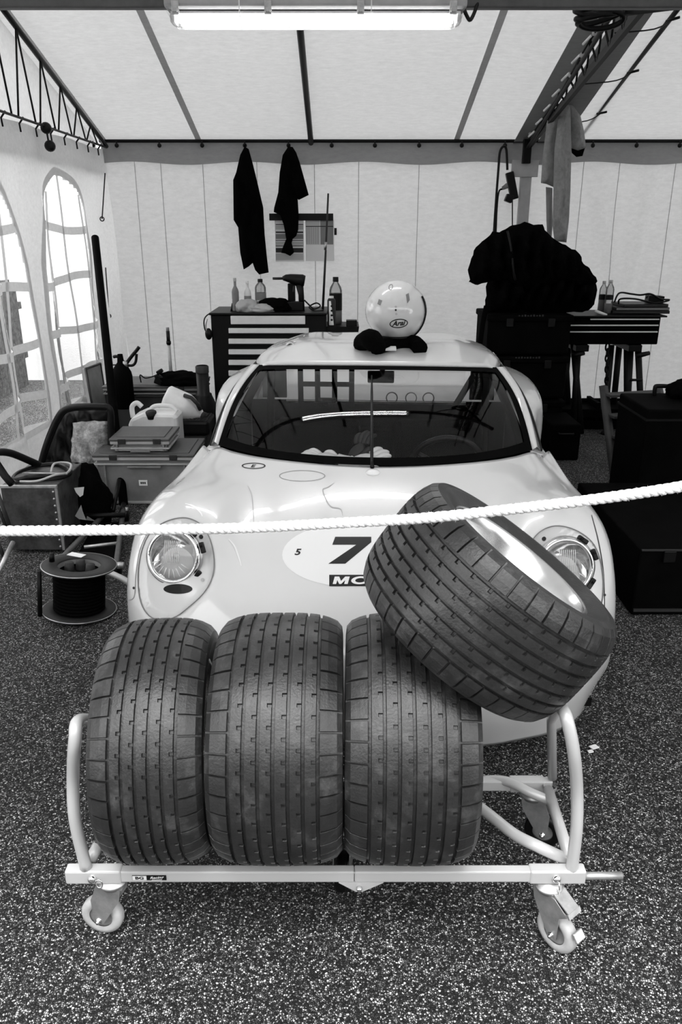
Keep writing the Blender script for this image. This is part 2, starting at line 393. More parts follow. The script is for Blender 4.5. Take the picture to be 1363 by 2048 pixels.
# cross beams carrying the lamp
beam = MB().box(((at(0, 6, YRIDGE).x + 1.55) / 2 - .3, YRIDGE + .02, at(300, 2, YRIDGE).z), (4.3, .05, .05), bev=.006).build('trim_7', MATS['lid_grey']); tag(beam, kind='structure')
beam2 = MB().tube([at(1198, 28, 4.2), at(1420, 0, 3.9)], .022, 8).build('trim_8', MATS['dark_grey']); tag(beam2, kind='structure')

# ------------------------------------------------------------------ left gable wall with arched film windows
def side_x(Y, z):
    f = max(0, min(1, (EAVE - z) / EAVE))
    return XL + (.035 * math.sin(Y * 7.3 + .6 * math.sin(z * 2)) + .02 * math.sin(Y * 15 + z * 1.5)) * (.35 + f) + .02 * f * wob(Y * 4, z * 3, 2)
WIN = [(4.55, .56), (5.92, .58), (3.1, .56)]
Z0, ZS, ZA = .34, 1.30, 1.90
def win_half(z, w):
    if z < Z0 or z > ZA: return -1
    if z <= ZS: return w
    t = (z - ZS) / (ZA - ZS); return w * math.sqrt(max(0, 1 - t ** 2.2)) * (1 - .15 * t)
def in_win(Y, z):
    for c, w in WIN:
        if abs(Y - c) < win_half(z, w): return True
    return False
ZT = EAVE - .06
NY, NZ = 260, 90
wl = MB().grid(lambda u, v: (side_x(YFRONT + (YB - YFRONT) * u, ZT * v), YFRONT + (YB - YFRONT) * u, ZT * v), NY, NZ,
               keep=lambda u, v: not in_win(YFRONT + (YB - YFRONT) * u, ZT * v)).build('wall_left', MATS['tent_wall_lit'], loose=True, fixn=False)
tag(wl, kind='structure')
def gable(u, v):
    Y = YFRONT + (YB - YFRONT) * u; z0 = EAVE - .25
    return (XL - .05, Y, z0 + (roof_z(Y) - z0) * v)
MB().grid(gable, 60, 4).build('gable_panel', MATS['tent_wall_lit'], wl, fixn=False)
for k in range(9):
    y = YB - .25 - k * .27
    MB().tube([(XG, y, EAVE - .04), (XG - .03, y, EAVE - .075), (XG - .03, y + .01, EAVE - .12)], .006, 6).build('curtain_hook', MATS['black_plastic'], wl)
for wi, (c, w) in enumerate(WIN):
    fr = MB()
    # welded border strip around the opening
    out = []
    n = 46
    zs = [Z0 + (ZA - .002 - Z0) * (1 - (1 - i / n) ** 1.7) for i in range(n + 1)]
    L_ = [(c - win_half(z, w), z) for z in zs]; R_ = [(c + win_half(z, w), z) for z in reversed(zs)]
    loop = L_ + R_
    vs, fs = [], []
    m_ = len(loop); cz = 1.1
    for (y, z) in loop:
        d = Vector((y - c, z - cz)); d = d.normalized() * .05
        vs.append((side_x(y, z) + .008, y, z)); vs.append((side_x(y + d.x, z + d.y) + .008, y + d.x, z + d.y))
    for i in range(m_):
        j = (i + 1) % m_; fs.append((2 * i, 2 * j, 2 * j + 1, 2 * i + 1))
    wf = MB().add(vs, fs, True).build('window_%d' % (wi + 1), MATS['tent_wall'], fixn=False); tag(wf, kind='structure')
    MB().grid(lambda u, v: (side_x(c - w - .03 + 2 * (w + .03) * u, Z0 - .02 + (ZA - Z0 + .02) * v) - .006, c - w - .03 + 2 * (w + .03) * u, Z0 - .02 + (ZA - Z0 + .02) * v), 60, 60,
              keep=lambda u, v: abs(2 * (w + .03) * (u - .5)) < win_half(Z0 + (ZA - Z0) * v, w) + .02).build('window_film', MATS['film'], wf, loose=True, fixn=False)
    for zz in (1.55, 1.20, .85, .52):
        hw = win_half(zz, w)
        MB().grid(lambda u, v: (side_x(c + (2 * u - 1) * hw, zz) + .006, c + (2 * u - 1) * hw, zz + (v - .5) * .055 + .02 * math.sin(u * 5 + zz * 9)), 36, 1).build('muntin', MATS['tent_wall'], wf, fixn=False)
    for yy_ in (-.3, 0, .3):
        zt = max(z for z in zs if win_half(z, w) > abs(yy_) - .001)
        MB().grid(lambda u, v: (side_x(c + yy_, Z0 + (zt - Z0) * v) + .007, c + yy_ + (u - .5) * .04 + .018 * math.sin(v * 9 + yy_ * 7), Z0 + (zt - Z0) * v), 1, 30).build('muntin', MATS['tent_wall'], wf, fixn=False)
# right gable of the neighbouring bay
wr = MB().grid(lambda u, v: (XR, YFRONT + (YB - YFRONT) * u, roof_z(YFRONT + (YB - YFRONT) * u) * v), 30, 6).build('wall_right', MATS['tent_wall'], fixn=False); tag(wr, kind='structure')
# ------------------------------------------------------------------ race car
mat('roundel', .74, .3, coat=.6)
car = thing('race_car', 'low white racing coupe with black number 7 parked behind the tyre trolley', 'car', (.061, 1.86, 0), local=True, rot=(0, 0, -.061))
bpy.context.view_layer.update()
CM = Matrix.Translation(car.location) @ Euler(car.rotation_euler).to_matrix().to_4x4(); CI = CM.inverted()
CTRL = [  # half net: per lateral line, nine stations (x, y, z) from the lip over the nose to the screen
 [(0,0.12,.07),(0,.02,.22),(0,0,.32),(0,.05,.43),(0,.17,.52),(0,.33,.60),(0,.50,.665),(0,.66,.715),(0,.80,.75)],
 [(.22,0.12,.07),(.22,.03,.22),(.22,.01,.32),(.22,.06,.43),(.22,.18,.52),(.22,.34,.60),(.22,.51,.665),(.22,.68,.715),(.22,.83,.75)],
 [(.37,0.135,.07),(.37,.06,.22),(.37,.045,.32),(.37,.10,.44),(.38,.20,.535),(.38,.36,.61),(.39,.54,.665),(.40,.73,.71),(.41,.90,.748)],
 [(.48,0.17,.07),(.48,.10,.22),(.48,.09,.33),(.49,.13,.46),(.49,.22,.58),(.50,.35,.665),(.50,.53,.71),(.51,.77,.72),(.53,.99,.742)],
 [(.58,0.21,.07),(.59,.155,.23),(.59,.145,.34),(.60,.175,.47),(.60,.25,.60),(.60,.36,.69),(.60,.53,.73),(.60,.82,.72),(.61,1.08,.735)],
 [(.66,0.27,.07),(.67,.215,.24),(.68,.205,.35),(.69,.23,.48),(.69,.30,.60),(.69,.40,.68),(.685,.56,.712),(.68,.85,.695),(.665,1.16,.70)],
 [(.715,0.35,.07),(.735,.29,.25),(.745,.285,.36),(.75,.30,.48),(.75,.36,.58),(.75,.46,.645),(.745,.62,.668),(.735,.90,.655),(.725,1.20,.655)],
 [(.735,0.42,.07),(.765,.345,.22),(.775,.345,.30),(.78,.365,.40),(.78,.42,.49),(.78,.52,.55),(.775,.68,.555),(.765,.93,.43),(.76,1.02,.14)],
]
def cr1(P, n):
    """Catmull-Rom along axis 0"""
    N = P.shape[0]; out = []
    for i in range(N - 1):
        a = P[i - 1] if i else 2 * P[0] - P[1]; b, c = P[i], P[i + 1]; d = P[i + 2] if i + 2 < N else 2 * P[-1] - P[-2]
        for k in range(n):
            t = k / n; out.append(.5 * ((2 * b) + (c - a) * t + (2 * a - 5 * b + 4 * c - d) * t ** 2 + (3 * b - a - 3 * c + d) * t ** 3))
    out.append(P[-1]); return np.array(out)
half = np.array(CTRL)
full = np.concatenate([(half[:0:-1] * np.array([-1, 1, 1])), half], 0)     # 15 lines x 9 stations
g1 = cr1(full, 10); g2_ = cr1(np.transpose(g1, (1, 0, 2)), 10)              # stations x lines
NS, NL = g2_.shape[0], g2_.shape[1]
base_grid = g2_.copy()
# headlight recess: a teardrop sunk into each wing
TEAR = [(372,1036),(402,1050),(420,1080),(428,1120),(424,1155),(408,1185),(380,1212),(345,1236),(305,1236),(282,1205),(276,1150),(284,1100),(302,1064),(335,1042)]
def poly_sd(p, poly):
    inside = False; dmin = 1e9; n = len(poly)
    for i in range(n):
        x1, y1 = poly[i]; x2, y2 = poly[(i + 1) % n]
        if (y1 > p[1]) != (y2 > p[1]) and p[0] < (x2 - x1) * (p[1] - y1) / (y2 - y1) + x1: inside = not inside
        dx, dy = x2 - x1, y2 - y1; t = max(0, min(1, ((p[0] - x1) * dx + (p[1] - y1) * dy) / (dx * dx + dy * dy + 1e-9)))
        dmin = min(dmin, math.hypot(p[0] - x1 - t * dx, p[1] - y1 - t * dy))
    return dmin if inside else -dmin
TEARS = [tuple(v) for v in spline([(x, y, 0) for x, y in TEAR], 5, True)]; TEARS = [(a, b) for a, b, c in TEARS]
EYEC = np.array(CI @ EYEV)
def facing(i, j):
    a, b = base_grid[min(i + 1, NS - 1), j] - base_grid[max(i - 1, 0), j], base_grid[i, min(j + 1, NL - 1)] - base_grid[i, max(j - 1, 0)]
    n = np.cross(a, b); out_ = base_grid[i, j] - np.array([0, .75, .35])
    if n.dot(out_) < 0: n = -n
    return n.dot(EYEC - base_grid[i, j]) > 0
sd = np.full((NS, NL), -99.0)
for i in range(NS):
    for j in range(NL // 2 + 1):
        q = base_grid[i, j]; px, py = proj(CM @ Vector(q))
        if 240 < px < 460 and 1000 < py < 1260 and facing(i, j): sd[i, j] = poly_sd((px, py), TEARS)
        sd[i, NL - 1 - j] = sd[i, j]
body_grid = base_grid.copy()
for i in range(1, NS - 1):
    for j in range(1, NL - 1):
        if sd[i, j] > -3:
            t = max(0, min(1, (sd[i, j] + 1) / 7)); t = t * t * (3 - 2 * t)
            n = np.cross(base_grid[i + 1, j] - base_grid[i - 1, j], base_grid[i, j + 1] - base_grid[i, j - 1]); n /= np.linalg.norm(n) + 1e-9
            if n[1] > 0: n = -n
            body_grid[i, j] = base_grid[i, j] - n * .022 * t
def grid_mb(G, mb=None, keep=None):
    mb = mb or MB(); a, b = G.shape[:2]
    fs = [(i * b + j, i * b + j + 1, (i + 1) * b + j + 1, (i + 1) * b + j) for i in range(a - 1) for j in range(b - 1) if keep is None or keep(i, j)]
    return mb.add([tuple(p) for p in G.reshape(-1, 3)], fs, True)
body = grid_mb(body_grid)
# flanks, haunches, tail: lofted sections, half points (x, y, z) from the shoulder to the sill
SEC = [
 [(.61,1.08,.735),(.665,1.16,.70),(.725,1.20,.655),(.765,1.12,.43),(.76,1.02,.14)],
 [(.615,1.30,.735),(.665,1.35,.70),(.72,1.40,.65),(.755,1.38,.42),(.74,1.35,.14)],
 [(.62,1.60,.74),(.67,1.65,.70),(.72,1.68,.64),(.75,1.68,.42),(.74,1.65,.14)],
 [(.62,1.85,.76),(.72,1.88,.75),(.775,1.90,.68),(.78,1.90,.44),(.75,1.88,.14)],
 [(.62,2.00,.785),(.77,2.02,.775),(.83,2.04,.70),(.83,2.04,.46),(.78,2.02,.14)],
 [(.62,2.30,.80),(.79,2.30,.795),(.85,2.30,.72),(.86,2.30,.58),(.84,2.3,.50)],
 [(.60,2.65,.79),(.78,2.65,.785),(.85,2.65,.72),(.865,2.65,.63),(.85,2.65,.56)],
 [(.58,3.00,.765),(.75,3.0,.755),(.83,3.0,.69),(.855,3.0,.56),(.84,3.0,.46)],
 [(.55,3.35,.72),(.70,3.35,.71),(.78,3.34,.64),(.80,3.34,.42),(.76,3.32,.2)],
 [(.50,3.62,.68),(.62,3.62,.67),(.70,3.60,.60),(.72,3.58,.42),(.68,3.54,.25)],
]
S = cr1(np.array(SEC), 5); S = cr1(np.transpose(S, (1, 0, 2)), 4); S = np.transpose(S, (1, 0, 2))
for sgn in (1, -1): grid_mb(S * np.array([sgn, 1, 1]), body)
# engine deck between the haunches and the tail panel
deck = [[(x, y, z) for x in np.linspace(-w, w, 9)] for y, z, w in ((2.04,.715,.62),(2.25,.76,.62),(2.65,.785,.60),(3.0,.76,.58),(3.35,.716,.55),(3.62,.676,.50),(3.66,.55,.5),(3.58,.3,.5))]
deck_mb = grid_mb(np.array(deck))
bo = body.build('body', MATS['paint'], car, fixn=True)
deck_mb.build('engine_deck', MATS['roundel'], car)
bo.modifiers.new('s', 'SOLIDIFY').thickness = .004; bo.modifiers['s'].offset = -1
# a BVH of the outer skin: decals are laid on it
_me = bpy.data.meshes.new('tmp'); _q = grid_mb(body_grid); _me.from_pydata(_q.v, [], _q.f)
_bm = bmesh.new(); _bm.from_mesh(_me); BODY = BVHTree.FromBMesh(_bm); _bm.free(); bpy.data.meshes.remove(_me)
_me = bpy.data.meshes.new('tmp'); _q = grid_mb(base_grid); _me.from_pydata(_q.v, [], _q.f)
_bm = bmesh.new(); _bm.from_mesh(_me); PLAIN = BVHTree.FromBMesh(_bm); _bm.free(); bpy.data.meshes.remove(_me)
def car_hit(px, py, off=.0012, tree=None):
    o = CI @ EYEV; d = (CI.to_3x3() @ ray(px, py)).normalized()
    loc, n, i, dist = (tree or BODY).ray_cast(o, d)
    if loc is None: return None
    if n.dot(d) > 0: n = -n
    return loc + n * off
def decal(name, vs, fs, m, parent=car, cuts=3, tree=None, off=.0012):
    """flat print given as an outline in the photograph's frame, laid on the bodywork"""
    bm = bmesh.new(); bv = [bm.verts.new((v[0], v[1], 0)) for v in vs]
    for f in fs:
        try: bm.faces.new([bv[i] for i in f])
        except ValueError: pass
    bm.normal_update(); bmesh.ops.triangulate(bm, faces=bm.faces[:])
    for _ in range(cuts):
        le = [e for e in bm.edges if e.calc_length() > 6]
        if le: bmesh.ops.subdivide_edges(bm, edges=le, cuts=1); bmesh.ops.triangulate(bm, faces=bm.faces[:])
    bm.verts.index_update(); pts = [car_hit(v.co.x, v.co.y, off, tree) for v in bm.verts]
    fs2 = [[v.index for v in f.verts] for f in bm.faces]; bm.free()
    fs2 = [f for f in fs2 if all(pts[i] is not None for i in f)]
    pts = [p if p is not None else Vector() for p in pts]
    return MB().add(pts, fs2).build(name, m, parent, loose=True, fixn=False)
def ring(cx, cy, a, b, w, n=48, rot=0.0, wb=None):
    vs = []; wb = w if wb is None else wb
    for k in range(n):
        t = 2 * math.pi * k / n
        for q, p in ((a, b), (a - w, b - wb)):
            x, y = q * math.cos(t), p * math.sin(t); vs.append((cx + x * math.cos(rot) - y * math.sin(rot), cy + x * math.sin(rot) + y * math.cos(rot)))
    return vs, [(2 * k, 2 * k + 1, (2 * k + 3) % (2 * n), (2 * k + 2) % (2 * n)) for k in range(n)]
def disc(cx, cy, a, b, n=48):
    return [(cx + a * math.cos(2 * math.pi * k / n), cy + b * math.sin(2 * math.pi * k / n)) for k in range(n)], [tuple(range(n))]
mat('ink_gloss', .004, .35, 0, .4)
vs, fs = disc(706, 1110, 142, 64); decal('roundel', vs, fs, MATS['roundel'], off=.0006, cuts=5)
seven = [(670,1074),(742,1074),(742,1085),(690,1128),(656,1128),(712,1090),(664,1090)]
decal('race_number', seven, [tuple(range(7))], MATS['ink_gloss'])
vs, fs = text_mesh('5', 19, .25, .6); decal('class_number', [(594 + 1.25 * v[0], 1105 - v[1] * .9) for v in vs], fs, MATS['ink_gloss'])
st = decal('sponsor_sticker', [(658,1150),(742,1150),(742,1173),(658,1173)], [(0,1,2,3)], MATS['ink_gloss'])
def slant(pts): return [(x + (1161.5 - y) * .28, y) for x, y in pts]
for nm, pts in (('M', [(667,1169),(667,1154),(676,1154),(682,1163),(688,1154),(697,1154),(697,1169),(690,1169),(690,1161),(684,1169),(680,1169),(674,1161),(674,1169)]),):
    decal('sticker_lettering', slant(pts), [tuple(range(len(pts)))], MATS['roundel'], off=.0024)
vs, fs = ring(720, 1161.5, 18, 8, 8, 40, wb=3.6); decal('sticker_lettering', slant(vs), fs, MATS['roundel'], off=.0024)
vs, fs = ring(507, 932, 24, 6.2, 3.2, wb=1.5); decal('towing_mark', vs, fs, MATS['ink_gloss'])
vs, fs = text_mesh('E', 11, -.3, .3); decal('towing_mark_letter', [(508 + 1.5 * v[0], 932 + v[1] * .7) for v in vs], fs, MATS['ink_gloss'])
vs, fs = ring(604, 952, 46, 11, 1.4, wb=.8); decal('fuel_flap_seam', vs, fs, MATS['mid_grey'])
# hairline cracks and chips in the old paint
def hair(name, pts, w, m):
    vs, fs = [], []
    P = spline([(x, y, 0) for x, y in pts], 5)
    for i, p in enumerate(P):
        t = (P[min(i + 1, len(P) - 1)] - P[max(i - 1, 0)]).normalized(); n_ = Vector((-t.y, t.x, 0)) * w * (.5 + .5 * math.sin(math.pi * (i + .5) / len(P)))
        vs += [(p.x + n_.x, p.y + n_.y), (p.x - n_.x, p.y - n_.y)]
    return decal(name, vs, [(2 * i, 2 * i + 1, 2 * i + 3, 2 * i + 2) for i in range(len(P) - 1)], m, cuts=1)
hair('paint_crack', [(668,966),(655,975),(645,980),(652,1000),(662,1014),(680,1018),(685,1032)], 1.1, MATS['light_grey'])
hair('paint_crack', [(495,972),(503,990),(506,1020),(507,1045)], .8, MATS['light_grey'])
hair('paint_scratch', [(370,1008),(388,1014),(400,1025),(404,1033)], 1.6, MATS['roundel'])
hair('paint_scratch', [(456,1078),(468,1092),(476,1112),(482,1132)], 1.6, MATS['roundel'])
hair('panel_seam', [(248,1200),(268,1195),(272,1150),(280,1100),(298,1060)], .7, MATS['mid_grey'])
hair('panel_seam', [(1182,1030),(1196,1085),(1206,1150),(1208,1232)], 1.0, MATS['dark_grey'])
for p in ((268,1176), (1208,1190)):
    vs, fs = disc(p[0], p[1], 2.6, 2.8, 12); decal('rivet', vs, fs, MATS['dark_grey'], cuts=0)
# headlights
lampL = car_hit(352, 1112, 0)
NRM = Vector((-.10, -.93, .34)).normalized()
for sgn in (-1, 1):
    c = Vector((sgn * abs(lampL.x), lampL.y, lampL.z)); n = Vector((NRM.x * -sgn, NRM.y, NRM.z)).normalized()
    q = n.to_track_quat('Z', 'Y'); T = Matrix.Translation(c + n * .022) @ q.to_matrix().to_4x4() @ Matrix.Scale(.93, 4)
    hl = MB().lathe([(.090,-.022),(.090,.004),(.084,.010),(.078,.008),(.078,-.01)], seg=48, M=T).build('headlight', MATS['chrome'], car)
    MB().lathe([(.078,-.004),(.060,-.024),(.035,-.036),(.012,-.042),(.0,-.042)], seg=40, M=T).build('reflector', MATS['chrome'], hl)
    MB().ball((0, 0, -.02), (.012, .012, .016), M=T).build('bulb', MATS['white_plastic'], hl)
    MB().lathe([(.078,.004),(.065,.013),(.04,.019),(.0,.021)], seg=40, M=T).build('lens', MATS['lens'], hl)
    rb_ = MB()
    for k in range(-4, 5):
        x = k * .0062; rb_.tube([T @ Vector((x, -.02, .021)), T @ Vector((x, .052, .0165 - .02 * abs(x)))], .0012, 6)
    rb_.build('lens_fluting', MATS['white_plastic'], hl)
    rb_ = MB()
    for k in range(9):
        a = R(200 + 16 * k); rb_.tube([T @ Vector((.04 * math.cos(a), .04 * math.sin(a), .018)), T @ Vector((.07 * math.cos(a), .07 * math.sin(a), .011))], .0016, 6)
    rb_.build('lens_prisms', MATS['white_plastic'], hl)
    MB().lathe([(.096,-.012),(.096,-.004),(.091,-.002)], seg=48, M=T).build('retaining_ring', MATS['steel'], hl)
    for a in (20, 55, -35):
        p = T @ Vector((.1 * math.cos(R(a)), .1 * math.sin(R(a)), -.006)); qq = Matrix.Translation(p) @ q.to_matrix().to_4x4() @ Matrix.Rotation(R(a), 4, 'Z')
        MB().box((0, 0, 0), (.014, .034, .014), M=qq, bev=.003).cyl((0, .006, .006), (0, .006, .013), .004, seg=8, M=qq).build('lamp_clip', MATS['black_plastic'], hl)
    # oval slot below the lamp, sunk screws
    for dx, dy, a, b, m in ((4, 60, 29, 10, 'ink'), (53, 42, 4, 4, 'steel'), (50, -44, 4.5, 4.5, 'dark_grey')):
        if sgn < 0: px, py = 352 + dx, 1118 + dy
        else: px, py = 1137 - dx, 1122 + dy
        vs, fs = disc(px, py, a, b, 28); decal('brake_duct_slot' if m == 'ink' else 'cover_screw', vs, fs, MATS[m], cuts=1)
    # clear teardrop cover
    cov = grid_mb(base_grid + np.array([0, -.002, .001]), keep=lambda i, j: min(sd[i, j], sd[i+1, j], sd[i, j+1], sd[i+1, j+1]) > -1.5 and ((j < NL // 2) == (sgn < 0)))
    hc_ = cov.build('headlight_cover', MATS['perspex'], car, loose=True, fixn=False)
    ep = [car_hit(a_, b_, .001, PLAIN) for a_, b_ in TEARS]; ep = [Vector((q_.x * -sgn, q_.y, q_.z)) for q_ in ep if q_ is not None]
    MB().tube(ep, .0016, 6, closed=True).build('cover_edge', MATS['mid_grey'], hc_)
# windscreen and greenhouse
def wbase(x): return Vector((x, .80 + .30 * (abs(x) / .62) ** 2.2, .752 - .016 * (abs(x) / .62) ** 2))
def wtop(x): return Vector((x, 1.45 + .16 * (abs(x) / .525) ** 2.6, 1.0 - .03 * (abs(x) / .525) ** 2.4))
def wsurf(u, v, off=0.0):
    s = 2 * u - 1; a, b = wbase(.615 * s), wtop(.525 * s); p = a.lerp(b, v)
    n = Vector((s * .35, -.36, .87)).normalized()
    return p + n * (.035 * math.sin(math.pi * v) + off)
ws = MB().grid(lambda u, v: wsurf(u, v), 40, 16).build('windscreen', MATS['screen_glass'], car, fixn=False)
sl_ = MB()
def band(f0, f1, n):
    vs = []; 
    for i in range(n + 1): vs += [f0(i / n), f1(i / n)]
    sl_.add(vs, [(2 * i, 2 * i + 2, 2 * i + 3, 2 * i + 1) for i in range(n)], True)
band(lambda t: wsurf(t, 1.0, .004), lambda t: wsurf(.02 + .96 * t, .925 - .02 * (2 * t - 1) ** 8, .004), 40)
band(lambda t: wsurf(t, 0.0, .004), lambda t: wsurf(.02 + .96 * t, .055 + .03 * abs(2 * t - 1) ** 6, .004), 40)
band(lambda t: wsurf(0.0, t, .004), lambda t: wsurf(.022, t, .004), 12); band(lambda t: wsurf(1.0, t, .004), lambda t: wsurf(.978, t, .004), 12)
sl_.build('windscreen_seal', MATS['dull_black'], car, fixn=False)
# roof with two low bubbles; side rails; A-pillars
def roofs(u, v):
    s = 2 * u - 1; a = abs(s)
    f = wtop(.525 * s) + Vector((0, -.01, .006))
    yb = 2.22; y = f.y + (yb - f.y) * v
    x = s * (.525 + .045 * min(1, v * 3)) 
    z = f.z + (.040 * (1 - a ** 3) + .012) * math.sin(min(1, v * 2.2) * math.pi / 2) - .045 * max(0, (v - .45)) ** 1.5
    z += .016 * math.exp(-((a - .62) / .18) ** 2) * math.sin(min(1, v * 1.8) * math.pi / 2)
    if a > .9: z -= .028 * ((a - .9) / .1) ** 2
    return Vector((x, y, z))
MB().grid(roofs, 48, 20).build('roof', MATS['paint'], car, solid=.012)
for sgn in (-1, 1):
    ap = MB(); vs = []
    for i in range(13):
        t = i / 12; p = wsurf(0 if sgn < 0 else 1, t, .006)
        vs += [p, p + Vector((sgn * (.028 + .012 * t), .03 + .03 * (1 - t), -.004)), p + Vector((sgn * .05, .085, -.03 - .01 * t)), p + Vector((sgn * .01, .08, -.03))]
    fs = [(4 * i + k, 4 * i + 4 + k, 4 * i + 4 + (k + 1) % 4, 4 * i + (k + 1) % 4) for i in range(12) for k in range(4)]
    ap.add(vs, fs, True).build('windscreen_pillar', MATS['paint'], car)
    # side window with its black rubber frame
    T0, T1 = Vector((sgn * .575, 1.70, .945)), Vector((sgn * .565, 2.12, .955)); B0, B1 = Vector((sgn * .66, 1.22, .712)), Vector((sgn * .665, 1.98, .715))
    gl = MB().add([B0, B1, T1, T0], [(0, 1, 2, 3)]).build('side_window', MATS['screen_glass'], car)
    MB().tube([B0, B1, T1, T0], .010, 8, closed=True).build('window_rubber', MATS['black_plastic'], gl)
    # rear quarter panel from the roof down to the haunch
    q0, q1 = Vector((sgn * .57, 2.10, .965)), Vector((sgn * .60, 2.50, .82)); h0, h1 = Vector((sgn * .66, 1.98, .75)), Vector((sgn * .63, 2.5, .79))
    MB().grid(lambda u, v: q0.lerp(q1, u).lerp(h0.lerp(h1, u), v) + Vector((sgn * .02 * math.sin(v * math.pi), 0, .015 * math.sin(v * math.pi))), 10, 6).build('quarter_panel', MATS['paint'], car, solid=.008)
    # door pillar line and mirror-side rubber seen beside the screen
    MB().tube([wsurf(0 if sgn < 0 else 1, t / 8, 0) + Vector((sgn * .055, .10, -.025)) for t in range(9)], .007, 6).build('pillar_rubber', MATS['black_plastic'], car)
MB().grid(lambda u, v: Vector(((2 * u - 1) * (.54 - .02 * v), 2.2 + .95 * v, .985 - .215 * v + .02 * math.sin(v * math.pi))), 8, 8).build('rear_window', MATS['perspex'], car, fixn=False)
# cabin
MB().box((0, 1.95, .13), (1.44, 3.3, .03)).build('floor_pan', MATS['black_steel'], car)
ds = MB().grid(lambda u, v: Vector(((2 * u - 1) * .56, .87 + .20 * (2 * u - 1) ** 2 + .22 * v, .715 - .03 * v - .12 * max(0, v - .8) * 5)), 20, 10).build('dashboard', MATS['dull_black'], car, solid=.01)
for sgn in (-1, 1):
    MB().box((sgn * .655, 1.5, .42), (.02, 1.0, .54)).build('door_trim', MATS['dull_black'], car)
    MB().box((sgn * .30, 1.86, .42), (.44, .10, .50), rot=(R(-14), 0, 0), bev=.04).box((sgn * .30, 1.6, .22), (.44, .5, .12), bev=.03).build('seat', MATS['dull_black'], car)
    MB().box((sgn * .515, 1.985, .86), (.12, .02, .22)).build('gusset_panel', MATS['dirty_metal' if sgn > 0 else 'mid_grey'], car)
MB().box((0, 2.02, .43), (1.28, .02, .60)).build('bulkhead', MATS['dull_black'], car)
pw = MB().box((-.01, 2.0, .855), (.88, .008, .26)).build('bulkhead_window', MATS['perspex'], car)
MB().box((-.01, 1.99, .728), (.90, .012, .012)).build('window_rail', MATS['steel'], car)
for px in (783, 821, 855):
    p = CI @ at(px, 791, 3.9); MB().lathe([(.024,0),(.027,-.003),(.030,0)], (p.x, 1.993, p.z), 'y', 28).build('vent_ring', MATS['light_grey'], pw)
net = MB()
NX0, NX1, NZ0, NZ1 = -.375, -.125, .715, .975
for k in range(4):
    x = NX0 + (NX1 - NX0) * k / 3; net.box((x, 1.90, (NZ0 + NZ1) / 2), (.026, .004, NZ1 - NZ0))
for k in range(3):
    z = NZ0 + .02 + (NZ1 - NZ0 - .02) * k / 2.4; net.box(((NX0 + NX1) / 2, 1.896, z), (NX1 - NX0 + .026, .004, .024))
net.build('window_net', MATS['black_cloth'], car)
MB().box((-.245, 1.892, NZ0 + .045), (.085, .003, .018), bev=.001).build('net_patch', MATS['dark_grey'], car)
# roll cage
rc = MB()
for sgn in (-1, 1):
    rc.tube(spline([(sgn * .60, 1.12, .62), (sgn * .585, 1.25, .76), (sgn * .52, 1.66, .935), (sgn * .50, 1.92, .965)], 6), .019, 10)
    rc.tube([(sgn * .52, 1.94, .96), (sgn * .56, 1.96, .15)], .019, 10)
rc.tube([(-.50, 1.94, .965), (.50, 1.94, .965)], .019, 10).tube([(.52, 1.94, .60), (-.52, 1.94, .60)], .019, 10).tube([(.50, 1.94, .94), (.10, 1.94, .2)], .016, 8)
rc.build('roll_cage', MATS['dull_black'], car)
sw = MB().lathe([(.150 + .013 * math.cos(a), .013 * math.sin(a)) for a in [2 * math.pi * k / 8 for k in range(9)]], seg=36, M=Matrix.Translation((.30, 1.24, .62)) @ Matrix.Rotation(R(-68), 4, 'X'))
for a in (90, 210, 330): sw.tube([Vector((.30, 1.24, .62)) + (Matrix.Rotation(R(-68), 3, 'X') @ Vector((.145 * math.cos(R(a)), .145 * math.sin(R(a)), 0))), (.30, 1.235, .615)], .011, 6)
sw.cyl((.30, 1.235, .615), (.30, 1.08, .56), .022).build('steering_wheel', MATS['black_plastic'], car)
# dash switches strip and the small tag
MB().box((.20, 1.06, .688), (.26, .03, .006), bev=.002).build('switch_panel', MATS['dark_grey'], car)
for k in range(5): MB().cyl((.10 + .045 * k, 1.05, .692), (.10 + .045 * k, 1.04, .706), .004, .002, 8).build('switch', MATS['steel'], car)
# mirror under the screen's top edge; the wiper
mr_ = MB().box((.02, 1.50, .945), (.115, .016, .052), rot=(R(-12), 0, 0), bev=.005).build('rear_view_mirror', MATS['mid_grey'], car)
MB().tube([(.025, 1.49, .985), (.03, 1.48, .95)], [.014, .007], 10).build('mirror_stalk', MATS['light_grey'], mr_)
def wpt(px, py, off):
    o = CI @ EYEV; d = (CI.to_3x3() @ ray(px, py)).normalized()
    return o + d * ((lambda hit: (hit[0] - o).length)(WS.ray_cast(o, d))) + Vector((0, -.4, .9)) * off
_m = bpy.data.meshes.new('t'); _q = MB().grid(lambda u, v: wsurf(u, v), 40, 16); _m.from_pydata(_q.v, [], _q.f); _b = bmesh.new(); _b.from_mesh(_m); WS = BVHTree.FromBMesh(_b); _b.free(); bpy.data.meshes.remove(_m)
wp = MB().tube([wpt(743, y, .012) for y in (756, 790, 830, 870, 905, 928)] + [car_hit(744, 940, .012)], [.003, .005, .0055, .006, .006, .006, .008], 8).build('wiper', MATS['black_plastic'], car)
pc = car_hit(745, 945, 0); MB().ball((pc.x, pc.y, pc.z), (.026, .026, .012)).build('wiper_pivot', MATS['roundel'], wp)
